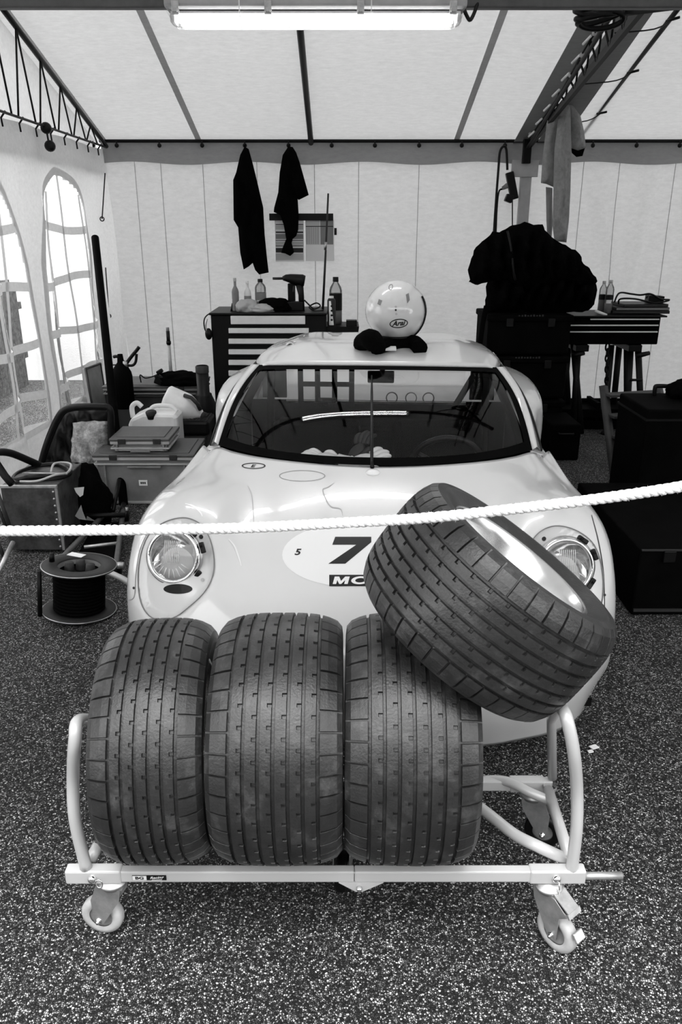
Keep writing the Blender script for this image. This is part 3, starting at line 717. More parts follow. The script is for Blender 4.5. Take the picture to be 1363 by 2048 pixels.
# ------------------------------------------------------------------ racing wheels: grooved rain tyres
def tyre_mb(width, Rad, rim, ngroove, pitches=40):
    """revolved about x; tread grooves, shoulder cuts and sipes are modelled depth"""
    hw = width / 2; sh = .038; crown = hw - .012
    rib = (2 * crown - 2 * sh) / (ngroove - 1); gw = .0068; e = .0006
    ax = [(-crown - .004, 's')]
    feats = []
    xs = set()
    for g in range(ngroove):
        x = -crown + sh + rib * g
        for q in (x - gw / 2 - e, x - gw / 2 + e, x + gw / 2 - e, x + gw / 2 + e): xs.add(round(q, 5))
        if g: 
            for q in (x - rib * .42 - e, x - rib * .42 + e): xs.add(round(q, 5))
        feats.append(x)
    for q in (-crown, -crown + sh * .5, crown - sh * .5, crown): xs.add(round(q, 5))
    xs = sorted(xs)
    ph = []
    for a, b in ((.0, .10), (.28, .45), (.76, .93)): ph += [a - .012, a + .012, b - .012, b + .012]
    def rad(x):
        t = abs(x) / crown; return Rad - .016 * t ** 4 - .003 * t ** 2
    def depth(x, p):
        for i, g in enumerate(feats):
            if abs(x - g) < gw / 2: return .0075
            if i and g - rib * .42 < x < g - gw / 2:
                a, b = ((.28, .45), (.76, .93))[i % 2]
                if a < p < b: return .006
        if abs(x) > crown - sh - gw * .4 and 0 < p < .10: return .007
        return 0
    side = [(hw - .001, Rad - .032), (hw + .001, Rad - .05), (hw, rim + .045), (hw - .012, rim + .02), (hw - .022, rim)]
    prof = [(-a, r) for a, r in reversed(side)] + [(x, None) for x in xs] + side
    N = pitches * len(ph); vs, fs = [], []
    for k in range(pitches):
        for p in ph:
            a = 2 * math.pi * (k + p) / pitches; ca, sa = math.cos(a), math.sin(a)
            for x, r in prof:
                rr = rad(x) - depth(x, p) if r is None else r
                vs.append((x, rr * ca, rr * sa))
    m = len(prof)
    for i in range(N):
        j = (i + 1) % N
        for q in range(m - 1): fs.append((i * m + q, j * m + q, j * m + q + 1, i * m + q + 1))
    b = MB(); b.v = vs; b.f = fs; b.sm = [False] * len(fs)
    return b
def rim_mb(width, rim):
    hw = width / 2 - .02
    prof = [(-hw, rim + .012), (-hw - .004, rim + .006), (-hw, rim - .004), (-hw + .02, rim - .012), (-.03, rim - .022), (.02, rim - .018), (hw - .05, rim - .014), (hw - .02, rim - .004), (hw, rim - .001), (hw + .004, rim + .006), (hw, rim + .012)]
    b = MB(); b.lathe([(r, h) for h, r in prof], axis='x', seg=64)
    return b
def centre_mb(rim, x):
    b = MB(); b.lathe([(rim - .02, x), (rim * .72, x + .012), (rim * .5, x - .006), (.05, x - .004), (.05, x - .02), (.0, x - .02)], axis='x', seg=40)
    for k in range(6):
        a = R(60 * k); b.tube([(x - .002, .045 * math.cos(a), .045 * math.sin(a)), (x + .004, rim * .72 * math.cos(a), rim * .72 * math.sin(a))], .012, 8)
    return b
def tyre_mat(name, k):
    """old racing rubber: dull black, scuffed grey where the tread has been on the road, pale rubber crumbs"""
    m = mat(name, .06 * k, .42, 0, .62)
    nt = m.node_tree; b = nt.nodes['Principled BSDF']; tc = nt.nodes.new('ShaderNodeTexCoord')
    n = nt.nodes.new('ShaderNodeTexNoise'); n.inputs['Scale'].default_value = 16; n.inputs['Detail'].default_value = 9; n.inputs['Roughness'].default_value = .7
    nt.links.new(tc.outputs['Object'], n.inputs['Vector'])
    cr = nt.nodes.new('ShaderNodeValToRGB'); e = cr.color_ramp.elements
    e[0].position = .28; e[0].color = (.004 * k,) * 3 + (1,); e[1].position = .78; e[1].color = (.07 * k,) * 3 + (1,)
    q = e.new(.52); q.color = (.014 * k,) * 3 + (1,)
    nt.links.new(n.outputs[0], cr.inputs[0]); nt.links.new(cr.outputs[0], b.inputs['Base Color'])
    n2 = nt.nodes.new('ShaderNodeTexNoise'); n2.inputs['Scale'].default_value = 190; nt.links.new(tc.outputs['Object'], n2.inputs['Vector'])
    bp = nt.nodes.new('ShaderNodeBump'); bp.inputs['Strength'].default_value = .25; bp.inputs['Distance'].default_value = .003
    nt.links.new(n2.outputs[0], bp.inputs['Height']); nt.links.new(bp.outputs[0], b.inputs['Normal'])
    return m
tyre_mat('tyre_rubber', 1.0)
RIM = .168
def wheel(name, label, loc, rot, width, group, ng, src=None, rad_=.279):
    t = thing(name, label, 'wheel', loc, group, local=True, rot=rot)
    if src is None:
        a = tyre_mb(width, rad_, RIM, ng).build('tyre', MATS['tyre_rubber'], t); b = rim_mb(width, RIM).build('rim', MATS['rim_alu'], t); c = centre_mb(RIM, .01).build('wheel_centre', MATS['black_steel'], t)
    else:
        for ch in src.children:
            q = ch.copy(); COL.objects.link(q); q.parent = t
    return t
GW = 'racing wheels on the trolley'
w2 = wheel('racing_wheel', 'wide black grooved racing tyre standing in the middle of the trolley row', (-.135, 1.512, .449), (R(8), 0, 0), .278, GW, 7)
w3 = wheel('racing_wheel', 'wide grooved racing tyre at the right end of the row, under the tilted wheel', (.150, 1.512, .449), (R(21), 0, R(-1)), .278, GW, 7, w2)
w1 = wheel('racing_wheel', 'narrower black grooved racing tyre at the left end of the trolley row', (-.408, 1.512, .443), (R(0), 0, R(3)), .232, GW, 6, None, .272)
# the fourth lies tilted on top: axis to the upper right
AX = Vector((.585, .02, .81)).normalized()
qt = AX.to_track_quat('X', 'Z').to_matrix().to_4x4() @ Matrix.Rotation(R(15), 4, 'X')
WC = Vector((.320, 1.53, .792))
w4 = wheel('racing_wheel', 'racing wheel lying tilted on top of the others with its polished rim showing', WC, qt.to_euler(), .262, GW, 7, None, .268)
# the car's own wheels (same build, dark)
for sx in (-1, 1):
    for y, wd_, r in ((.66, .22, .27), (2.75, .28, .28)):
        tb = MB().lathe([(.165, -wd_/2 + .02), (r - .05, -wd_/2), (r - .02, -wd_/2 + .004), (r, -wd_/2 + .02), (r, wd_/2 - .02), (r - .02, wd_/2 - .004), (r - .05, wd_/2), (.165, wd_/2 - .02)], (sx * (.65 if y < 1 else .69), y, r), 'x', 48)
        wt = tb.build('road_wheel', MATS['rubber_dark'], car)
        MB().lathe([(.165, -.09), (.15, -.08), (.15, .05), (.165, .09)], (sx * (.65 if y < 1 else .69), y, r), 'x', 40).lathe([(.15, 0), (.08, sx * .02), (.03, sx * .02), (0, sx * .03)], (sx * (.65 if y < 1 else .69), y, r), 'x', 24).build('road_rim', MATS['mid_grey'], wt)

# ------------------------------------------------------------------ tyre trolley
TY, TZ, BH = 1.36, .186, .030      # front beam
TX0, TX1 = at(140, 1745, TY).x, at(1156, 1755, TY).x
RY = 1.66
tr_ = thing('tyre_trolley', 'silver tubular wheel trolley on casters carrying the racing tyres', 'trolley', ((TX0 + TX1) / 2, 1.5, 0))
def beamb(x0, x1, y, z, name):
    return MB().box(((x0 + x1) / 2, y, z), (x1 - x0, .022, BH), bev=.003).build(name, MATS['silver_paint'], tr_)
XM = at(708, 1750, TY).x
beamb(TX0 + .03, XM - .0005, TY, TZ, 'front_beam'); beamb(XM + .0005, TX1 - .03, TY, TZ, 'front_beam')
beamb(TX0 + .03, .55, RY, TZ, 'rear_beam')
for x in (TX0 + .045, TX1 - .06):
    MB().box((x + .01, TY, TZ), (.125, .028, BH + .006), bev=.004).build('end_sleeve', MATS['silver_paint'], tr_)
    MB().box((x + .01, RY, TZ), (.09, .028, BH + .006), bev=.004).build('end_sleeve', MATS['silver_paint'], tr_)
hp = MB().prism([(XM - .035, TZ - BH / 2), (XM + .065, TZ - BH / 2), (XM + .018, TZ - BH / 2 - .026), (XM + .004, TZ - BH / 2 - .026)], TY - .012, TY - .006).build('hinge_plate', MATS['silver_paint'], tr_)
MB().cyl((XM + .011, TY - .013, TZ - BH / 2 - .014), (XM + .011, TY - .021, TZ - BH / 2 - .014), .007, .005, 12).build('hinge_bolt', MATS['chrome'], hp)
# end frames
def p(px, py, Y): return at(px, py, Y)
rt = .0135
pR0, pR1 = p(1142, 1742, TY), p(1131, 1432, 1.36)
MB().tube(spline([pR0, p(1152, 1660, TY), p(1153, 1580, TY + .005), p(1146, 1500, 1.345), pR1, p(1120, 1415, 1.41)], 6), rt, 14).build('end_hoop', MATS['silver_paint'], tr_)
pB = Vector((p(1100, 1590, RY).x, RY, TZ + .02))
MB().tube([pB, p(1102, 1440, RY - .03), p(1120, 1415, 1.45)], .012, 12).build('rear_post', MATS['silver_paint'], tr_)
MB().tube([p(1138, 1715, TY + .02), p(1096, 1580, RY - .03)], rt, 14).build('side_rail', MATS['silver_paint'], tr_)
MB().tube(spline([p(1130, 1718, TY + .03), p(1080, 1695, 1.38), p(1030, 1670, 1.43), p(985, 1635, 1.5), p(940, 1600, 1.56)], 6), rt, 14).build('cradle_tube', MATS['silver_paint'], tr_)
MB().tube(spline([p(1100, 1602, RY - .06), p(1060, 1585, 1.62), p(1020, 1565, 1.65), p(985, 1560, 1.67), p(930, 1565, 1.68)], 6), .0125, 14).build('cradle_tube', MATS['silver_paint'], tr_)
MB().lathe([(.017, 0), (.019, .006), (.017, .012)], tuple(p(1098, 1578, RY - .02)), 'z', 16).build('tube_clamp', MATS['galv'], tr_)
MB().tube(spline([p(172, 1735, TY), p(150, 1640, TY), p(146, 1560, TY + .01), p(150, 1480, 1.35), p(160, 1440, 1.40), p(215, 1450, 1.6), Vector((TX0 + .04, RY, .34)), Vector((TX0 + .03, RY, TZ))], 6), rt, 14).build('end_hoop', MATS['silver_paint'], tr_)
MB().tube([p(180, 1722, TY + .03), p(196, 1690, 1.42)], rt, 14).build('cradle_tube', MATS['silver_paint'], tr_)
MB().cyl(p(1154, 1752, TY - .002), p(1243, 1751, TY + .0), .0085).build('tow_spigot', MATS['galv'], tr_)
for px, py in ((182, 1752), (1113, 1760)):
    c = p(px, py, TY - .018); c.z = TZ; MB().lathe([(0, -.006), (.006, -.005), (.0095, .0), (.0095, .004)], tuple(c), 'y', 16).build('clevis_pin', MATS['chrome'], tr_)
c = p(198, 1768, TY - .035); MB().tube([c + Vector((.0075 * math.cos(a), 0, .011 * math.sin(a))) for a in [2 * math.pi * k / 16 for k in range(16)]], .0016, 6, closed=True).build('split_ring', MATS['chrome'], tr_)
c = p(1116, 1780, TY - .03); MB().tube([c + Vector((0, 0, .02)), c + Vector((.004, 0, -.02))], .0016, 6).build('pin_wire', MATS['chrome'], tr_)
# maker's sticker: letters on white, script on black
sx0, sx1, sz = p(264, 1752, TY - .012).x, p(332, 1752, TY - .012).x, TZ
stk = MB().box(((sx0 + sx1) / 2, TY - .0118, sz), (sx1 - sx0, .0012, .0135)).build('maker_sticker', MATS['ink'], tr_)
wdt = sx1 - sx0
MB().box((sx0 + wdt * .215, TY - .0128, sz), (wdt * .41, .0008, .0115)).build('sticker_panel', MATS['roundel'], stk)
vs, fs = text_mesh('BG', .0125, 0, .0006, 1.1); MB().add([(sx0 + wdt * .215 + v[0] * 1.15, TY - .0134, sz + v[1] * .85) for v in vs], fs).build('sticker_letters', MATS['ink'], stk, fixn=False)
MB().box((sx0 + wdt * .215, TY - .0136, sz), (wdt * .06, .0006, .0016)).build('sticker_dash', MATS['ink'], stk)
vs, fs = text_mesh('Racing', .0115, .35, .0002); MB().add([(sx0 + wdt * .71 + v[0], TY - .0128, sz + .001 + v[1] * .85 + v[0] * .08) for v in vs], fs).build('sticker_script', MATS['roundel'], stk, fixn=False)
MB().box((sx0 + wdt * .72, TY - .0128, sz - .0052), (wdt * .3, .0006, .0009), rot=(0, -.05, 0)).build('sticker_underline', MATS['roundel'], stk)
# casters: wheel, hub, forked bracket, swivel
def caster(top, heading, wr, m_wheel, brake=False, name='caster'):
    """top = centre of the swivel plate; heading = direction the wheel trails towards"""
    T = Matrix.Translation(top) @ Matrix.Rotation(heading, 4, 'Z'); h = top[2]
    cx_, cz_ = .036, wr - h
    c_ = MB().lathe([(.0, 0), (.030, 0), (.030, -.006), (.033, -.007), (.033, -.013), (.028, -.015), (.028, -.021), (.0, -.021)], seg=24, M=T).build(name, MATS['galv'], tr_)
    fk = MB()
    for s in (-1, 1):
        fk.prism([(-.026, -.016), (.034, -.016), (cx_ + (.034 if brake else .006), -.040), (cx_ + .014, -.058), (cx_ + .012, cz_ - .004), (cx_ + .005, cz_ - .013), (cx_ - .005, cz_ - .013), (cx_ - .013, cz_ - .004), (-.020, -.050)], s * .0205 - .0012, s * .0205 + .0012, M=T)
    fk.box((.002, 0, -.017), (.064, .041, .003), M=T); fk.build('fork', MATS['galv'], c_)
    MB().lathe([(wr - .022, -.012), (wr - .019, -.0135), (wr - .012, -.0145), (wr - .003, -.012), (wr, -.006), (wr, .006), (wr - .003, .012), (wr - .012, .0145), (wr - .019, .0135), (wr - .022, .012)], (cx_, 0, cz_), 'y', 40, M=T).build('caster_wheel', m_wheel, c_)
    MB().lathe([(0, -.011), (.012, -.012), (wr - .024, -.009), (wr - .0215, -.011), (wr - .0215, .011), (wr - .024, .009), (.012, .012), (0, .011)], (cx_, 0, cz_), 'y', 32, M=T).build('wheel_disc', MATS['galv'], c_)
    MB().cyl((cx_, -.026, cz_), (cx_, .026, cz_), .0075, seg=6, M=T).cyl((cx_, -.031, cz_), (cx_, .031, cz_), .004, seg=10, M=T).build('axle_bolt', MATS['chrome'], c_)
    if brake:
        MB().box((cx_ + .012, 0, -.020), (.05, .036, .003), rot=(0, R(28), 0), M=T).box((cx_ + .036, 0, -.036), (.012, .042, .004), rot=(0, R(60), 0), M=T).build('brake_lever', MATS['galv'], c_)
        MB().box((cx_ + wr + .004, 0, cz_ + .030), (.022, .030, .008), rot=(0, R(50), 0), bev=.002, M=T).build('brake_pedal', MATS['galv'], c_)
caster((p(224, 1775, TY).x, TY + .012, TZ - BH / 2 - .004), R(170), .050, MATS['caster_grey'])
caster((p(1095, 1780, TY).x, TY, TZ - BH / 2 - .004), R(-52), .050, MATS['caster_grey'], True)
caster((p(1062, 1610, RY).x, RY, TZ - BH / 2 - .004), R(-20), .0485, MATS['black_plastic'])
caster((TX0 + .09, RY, TZ - BH / 2 - .004), R(160), .0485, MATS['black_plastic'])
caster((XM - .02, RY - .12, TZ - BH / 2 - .004), R(-100), .0485, MATS['black_plastic'])
MB().box((XM - .02, RY - .06, TZ - .008), (.07, .16, .016)).build('caster_bracket', MATS['black_steel'], tr_)

# ------------------------------------------------------------------ barrier rope: three twisted strands
rope = thing('barrier_rope', 'white twisted barrier rope strung across in front of the car', 'rope', at(681, 1045, 1.17))
RP = [at(-260, 1064, 1.17), at(0, 1062, 1.17), at(250, 1060, 1.17), at(480, 1056, 1.17), at(681, 1046, 1.17), at(850, 1036, 1.16), at(1000, 1021, 1.15), at(1180, 1000, 1.14), at(1363, 973, 1.13), at(1640, 925, 1.12)]
C = spline(RP, 60); LNG = sum((C[i + 1] - C[i]).length for i in range(len(C) - 1))
for k in range(3):
    pts = []; d = 0
    for i, q in enumerate(C):
        if i: d += (C[i] - C[i - 1]).length
        t = (C[min(i + 1, len(C) - 1)] - C[max(i - 1, 0)]).normalized(); n1 = t.cross(Vector((0, 0, 1))).normalized(); n2 = t.cross(n1)
        a = d / .034 * 2 * math.pi + k * 2.0944; pts.append(q + (n1 * math.cos(a) + n2 * math.sin(a)) * .0037)
    MB().tube(pts, .0054, 8).build('strand', MATS['rope_white'], rope)
fz = MB(); rg = random.Random(3)
for _ in range(900):
    i = rg.randrange(1, len(C) - 1); q = C[i]; a = rg.random() * 6.28; t = (C[i + 1] - C[i]).normalized(); n1 = t.cross(Vector((0, 0, 1))).normalized(); n2 = t.cross(n1)
    d = n1 * math.cos(a) + n2 * math.sin(a); s0 = q + d * .0082; s1 = s0 + d * rg.uniform(.001, .0035) + t * rg.uniform(-.004, .004); w_ = t * .00025
    fz.add([s0 - w_, s0 + w_, s1], [(0, 1, 2)])
tag(fz.build('fuzz', MATS['rope_white'], rope, fixn=False), kind='stuff')

# ------------------------------------------------------------------ lamp over the car
LY = 3.8
l0, l1 = at(333, 25, LY), at(930, 25, LY)
lx0, lx1 = l0.x, l1.x; lz1, lz0 = at(600, 4, LY).z, at(600, 56, LY).z
lamp = thing('batten_lamp', 'long lit fluorescent batten lamp hung under the roof beam', 'lamp', ((lx0 + lx1) / 2, LY, lz1))
lc, lw, lh = ((lx0 + lx1) / 2, LY, (lz0 + lz1) / 2), lx1 - lx0, lz1 - lz0
MB().box((lc[0], LY, lz1 - lh * .22 + .02), (lw, .13, lh * .45 + .03), bev=.018, seg=3).build('housing', MATS['light_grey'], lamp)
MB().grid(lambda u, v: (lc[0] + (u - .5) * lw * .99, LY + .062 * math.cos(v * math.pi), lz1 - lh * .45 - (lh * .62) * math.sin(v * math.pi) * (min(1, min(u, 1 - u) * 28)) ** .4), 60, 12).build('diffuser', MATS['lens'], lamp, fixn=False)
MB().box((lc[0], LY, lz1 - lh * .5), (lw * .96, .09, .008)).build('reflector_tray', MATS['white_plastic'], lamp)
for dy in (-.026, .026):
    MB().cyl((lx0 + .055, LY + dy, lz1 - lh * .72), (lx1 - .055, LY + dy, lz1 - lh * .72), .015, seg=14).build('tube', MATS['tube_light'], lamp)
for dx in (.03, -.03):
    xx = (lx0 if dx > 0 else lx1) + dx; MB().box((xx, LY, lz1 - lh * .7), (.02, .08, .03), bev=.003).build('tube_holder', MATS['white_plastic'], lamp)
for px in (356, 538, 720, 902):
    xx = at(px, 20, LY).x; MB().box((xx, LY - .068, lz1 - lh * .38), (.03, .010, .05), bev=.002).box((xx, LY - .075, lz1 - lh * .48), (.022, .010, .016), bev=.002).build('clip', MATS['galv'], lamp)
for px in (482, 741):
    xx = at(px, 20, LY).x; MB().tube([(xx, LY - .06, lz1 + .05), (xx, LY - .073, lz1 - lh * .4), (xx, LY - .06, lz0 + .03), (xx, LY, lz0 + .0)], .0025, 6).build('cable_tie', MATS['white_plastic'], lamp)
# ------------------------------------------------------------------ helmet and collar on the roof
hc = at(792, 622, 3.55); hs = 59 / F * (hc - EYEV).dot(FW)
hm = thing('crash_helmet', 'white crash helmet with oval logo resting on the car roof', 'helmet', (hc.x, hc.y, hc.z - hs))
def hsurf(th, ph, o=0.0):      # ph from the crown down
    r = hs + o; k = 1 + .05 * math.sin(ph) ** 2
    return Vector((hc.x + r * k * math.sin(ph) * math.cos(th), hc.y + r * 1.14 * math.sin(ph) * math.sin(th) + .02, hc.z + r * math.cos(ph) * (1.0 if ph < 1.57 else 1.02)))
MB().grid(lambda u, v: hsurf(2 * math.pi * u, .001 + 2.55 * v), 48, 24).build('shell', MATS['paint'], hm)
MB().tube([hsurf(2 * math.pi * k / 48, 2.5, .002) for k in range(48)], .007, 8, closed=True).build('edge_trim', MATS['black_plastic'], hm)
MB().grid(lambda u, v: hsurf(R(-40 + 80 * u) , 1.2 + 1.0 * v, .003), 10, 10).build('side_plate', MATS['ink'], hm) if False else None
MB().tube([hsurf(R(-28), p_, .004) for p_ in np.linspace(1.05, 2.45, 14)], .004, 6).build('visor_edge', MATS['black_plastic'], hm)
_q = MB().grid(lambda u, v: hsurf(2 * math.pi * u, .001 + 2.55 * v), 48, 24); _bm = bmesh.new(); _me = bpy.data.meshes.new('t'); _me.from_pydata([tuple(v) for v in _q.v], [], _q.f); _bm.from_mesh(_me); HEL = BVHTree.FromBMesh(_bm); _bm.free(); bpy.data.meshes.remove(_me)
def hel_decal(name, vs, fs, m, off):
    bm = bmesh.new(); bv = [bm.verts.new((v[0], v[1], 0)) for v in vs]
    for f in fs:
        try: bm.faces.new([bv[i] for i in f])
        except ValueError: pass
    bm.normal_update(); bmesh.ops.triangulate(bm, faces=bm.faces[:])
    for _ in range(2):
        le = [e for e in bm.edges if e.calc_length() > 5]
        if le: bmesh.ops.subdivide_edges(bm, edges=le, cuts=1); bmesh.ops.triangulate(bm, faces=bm.faces[:])
    bm.verts.index_update(); pts = []
    for v in bm.verts:
        d = ray(v.co.x, v.co.y).normalized(); h = HEL.ray_cast(EYEV, d); pts.append(h[0] - d * off if h[0] is not None else None)
    f2 = [[v.index for v in f.verts] for f in bm.faces]; bm.free()
    f2 = [f for f in f2 if all(pts[i] is not None for i in f)]; pts = [p_ or Vector() for p_ in pts]
    return MB().add(pts, f2).build(name, m, hm, loose=True, fixn=False)
vs, fs = ring(797, 647, 18.5, 9.2, 2.0, rot=-.10); hel_decal('logo_oval', vs, fs, MATS['ink_gloss'], .0015)
vs, fs = text_mesh('Arai', 14, .25, .45); hel_decal('logo_lettering', [(797 + v[0] * 1.02 + v[1] * .1 - .5, 647 - v[1] - v[0] * .10) for v in vs], fs, MATS['ink_gloss'], .0015)
vs, fs = disc(791, 620, 2.0, 2.2, 12); hel_decal('rear_screw', vs, fs, MATS['dark_grey'], .0015)
for c in ((791, 613.5), (792, 628)):
    vs, fs = ring(c[0], c[1], 2.0, 1.8, .7, 10); hel_decal('screw_ring', vs, fs, MATS['mid_grey'], .0015)
for pts in (((757,598),(764,601),(760,611),(754,608)), ((811,589),(817,586),(819,600),(814,607))):
    hel_decal('vent_scoop', pts, [(0,1,2,3)], MATS['mid_grey'], .0015)
vs, fs = ring(781, 574, 4, 6, .9, 16, .3); hel_decal('strap_print', vs, fs, MATS['dark_grey'], .0015)
nb = thing('neck_collar', 'black padded neck collar under the white helmet', 'collar', at(780, 700, 3.5))
def gxy(px, py, Y): return at(px, py, Y)
MB().tube(spline([at(718, 690, 3.50), at(738, 678, 3.42), at(752, 690, 3.38), at(758, 700, 3.38)], 6), [.03, .034, .04, .04, .04, .042, .044, .045, .046, .045, .044, .042, .040, .038, .036, .034, .032, .03, .022], 12).build('padding', MATS['black_cloth'], nb)
MB().tube(spline([at(750, 694, 3.40), at(790, 690, 3.50), at(825, 685, 3.50), at(840, 697, 3.42)], 6), .034, 12).build('padding', MATS['black_cloth'], nb)
MB().box(at(778, 697, 3.42), (.06, .03, .012), rot=(R(15), 0, 0), bev=.003).build('tag', MATS['white_cloth'], nb)
# white rag on the left of the roof
rg_ = MB().grid(lambda u, v: at(572 + 48 * u, 691 - 3 * math.sin(u * 7) , 3.62 + .10 * v) + Vector((0, 0, .006 * math.sin(u * 11 + v * 5) + .012 * math.sin(u * math.pi) * math.sin(v * math.pi))), 20, 8).build('cleaning_rag', MATS['white_cloth'], None, solid=.004)
tag(rg_, 'crumpled white rag lying on the left of the car roof', 'rag')
# gloves on the dashboard: palm, four fingers, thumb
def glove(name, label, loc, rot, sc=1.0):
    t = thing(name, label, 'glove', loc, 'driving gloves on the dashboard', local=True, rot=rot)
    g = MB().ball((0, 0, .016), (.045 * sc, .055 * sc, .018), 14, 8)
    for k, (x, l) in enumerate(((-.033, .052), (-.011, .066), (.011, .062), (.032, .05))):
        g.tube(spline([(x, .04, .016), (x * 1.25, .04 + l * .55, .026), (x * 1.35, .04 + l, .014)], 4), [.011, .0115, .0115, .011, .0105, .010, .0095, .008, .005], 8)
    g.tube(spline([(.036, -.02, .014), (.062, .005, .022), (.070, .032, .012)], 4), [.013, .013, .0125, .012, .0115, .011, .010, .008, .005], 8)
    g.build('hand', MATS['white_cloth'], t)
    MB().lathe([(.040, -.02), (.042, .03), (.046, .05)], (0, -.085, .018), 'y', 18, sx=1.0, sy=.42).build('cuff', MATS['white_cloth'], t)
    return t
def cl(x, y, z): return CM @ Vector((x, y, z))
glove('driving_glove', 'white driving glove lying flat on the left of the dashboard', cl(-.17, .97, .712), (R(6), 0, R(78)), .95)
glove('driving_glove', 'white driving glove folded on the dashboard near the wiper', cl(-.03, .945, .714), (R(10), R(12), R(-70)))
glove('driving_glove', 'dark driving glove propped on the dashboard behind the white ones', cl(-.055, 1.05, .722), (R(40), R(-10), R(-50)), .8)
for o in bpy.data.objects:
    if o.parent and o.parent.get('label', '').startswith('dark driving'): 
        o.data.materials.clear(); o.data.materials.append(MATS['dark_grey'])

# ------------------------------------------------------------------ hanging clothes on the back eave
def garment(name, label, cat, outline, Y, thick, m, seed=0, group=None):
    """cloth hung in folds: the outline is filled, puffed front and back, creased"""
    P = [at(x, y, Y) for x, y in outline]; xs = [q.x for q in P]; zs = [q.z for q in P]
    bm = bmesh.new(); bv = [bm.verts.new((q.x, Y, q.z)) for q in P]; bm.faces.new(bv); bm.normal_update()
    bmesh.ops.triangulate(bm, faces=bm.faces[:])
    for _ in range(6):
        le = [e for e in bm.edges if e.calc_length() > .035]
        if not le: break
        bmesh.ops.subdivide_edges(bm, edges=le, cuts=1); bmesh.ops.triangulate(bm, faces=bm.faces[:])
    poly = [(q.x, q.z) for q in P]; bm.verts.index_update()
    co = [v.co.copy() for v in bm.verts]; fs = [[v.index for v in f.verts] for f in bm.faces]; bm.free()
    fr, bk = [], []
    for c in co:
        d = max(0, poly_sd((c.x, c.z), poly)); t = thick * (1 - math.exp(-d / (thick * .8)))
        w = 1 + .45 * math.sin(c.x * 70 + math.sin(c.z * 9 + seed) * 2) + .25 * math.sin(c.z * 30 + c.x * 40 + seed)
        fr.append((c.x, Y - t * w - .002, c.z)); bk.append((c.x, Y + t * .5 + .002, c.z))
    n = len(fr); F2 = fs + [[i + n for i in reversed(f)] for f in fs]
    # close the rim
    cnt = {}
    for f in fs:
        for i in range(3):
            e = (f[i], f[(i + 1) % 3]); cnt[e] = 1
    for (a, b) in list(cnt):
        if (b, a) not in cnt: F2.append([b, a, a + n, b + n])
    return fr + bk, F2
def hang(name, label, cat, outline, Y, thick, m, seed=0):
    vs, fs = garment(name, label, cat, outline, Y, thick, m, seed)
    top = at(outline[0][0], outline[0][1], Y); t = thing(name, label, cat, top)
    b = MB(); b.add(vs, fs, True); b.build('cloth', m, t)
    return t
YC = YB - .17
ov = hang('overalls', 'long black overalls hanging from the back rail, left of the papers', 'overalls',
     [(489,293),(497,298),(506,330),(516,372),(526,415),(529,470),(534,520),(537,545),(518,549),(510,540),(505,526),(497,533),(487,539),(480,505),(476,455),(467,440),(466,360),(472,345),(480,310)], YC, .05, MATS['black_cloth'], 1)
MB().tube(spline([at(489, 297, YC), at(489, 291, YC), at(491, 289, YC + .02)], 4), .004, 6).build('hanging_loop', MATS['black_cloth'], ov)
jk = hang('work_jacket', 'short black jacket hanging over the papers on the back wall', 'jacket',
     [(576,293),(585,294),(592,305),(599,325),(606,350),(617,390),(597,400),(595,398),(597,430),(596,460),(592,472),(585,478),(583,486),(588,505),(580,512),(570,507),(562,506),(565,495),(572,478),(567,450),(560,430),(547,424),(548,415),(556,385),(559,345),(565,310)], YC, .045, MATS['black_cloth'], 4)
MB().tube(spline([at(577, 297, YC), at(577, 291, YC), at(579, 289, YC + .02)], 4), .004, 6).build('hanging_loop', MATS['black_cloth'], jk)
# printed sheets under a black batten
nbd = thing('notice_board', 'black batten holding two printed sheets on the back wall', 'notice board', at(603, 434, YB - .05))
def qd(x0, y0, x1, y1, Y, name, m, th=.006, parent=nbd):
    a, b = at(x0, y0, Y), at(x1, y1, Y); return MB().box(((a.x + b.x) / 2, Y, (a.z + b.z) / 2), (abs(b.x - a.x), th, abs(b.z - a.z))).build(name, m, parent)
YN = YB - .05
qd(538, 427, 666, 441, YN - .006, 'batten', MATS['ink'], .014)
s1 = qd(549, 440, 608, 523, YN, 'sheet', MATS['paper'], .002); s2 = qd(610, 440, 668, 522, YN, 'sheet', MATS['paper'], .002)
qd(668, 456, 673, 470, YN, 'clip', MATS['ink'])
for y0, y1, m in ((448,449.5,'ink'),(450,459,'print_light'),(463,466,'dark_grey'),(468,478,'print_grey'),(480,481.5,'ink'),(483,490,'print_light'),(491,492.5,'ink'),(496,505,'dark_grey'),(507,520,'print_light')):
    qd(551, y0, 606, y1, YN - .002, 'printed_line', MATS[m], .001, s1)
qd(611, 441, 639, 489, YN - .002, 'printed_block', MATS['print_light'], .001, s2); qd(640, 441, 666, 489, YN - .0022, 'printed_block', MATS['print_grey'], .001, s2)
qd(611, 452, 666, 453.5, YN - .003, 'printed_line', MATS['ink'], .001, s2)
for k in range(6): qd(613 + 4.4 * k, 454, 614 + 4.4 * k, 488, YN - .003, 'printed_line', MATS['print_grey'], .001, s2)
# thin rod
rd = thing('whip_aerial', 'thin upright rod standing between the tool chest and the papers', 'rod', at(645, 622, 6.45))
MB().tube([at(645, 622, 6.45), at(651, 500, 6.5), at(656, 387, 6.55)], [.010, .008, .007], 8).build('rod', MATS['dark_grey'], rd)
MB().tube([at(650, 500, 6.5), at(651, 484, 6.5)], .012, 8).build('joint', MATS['steel'], rd)

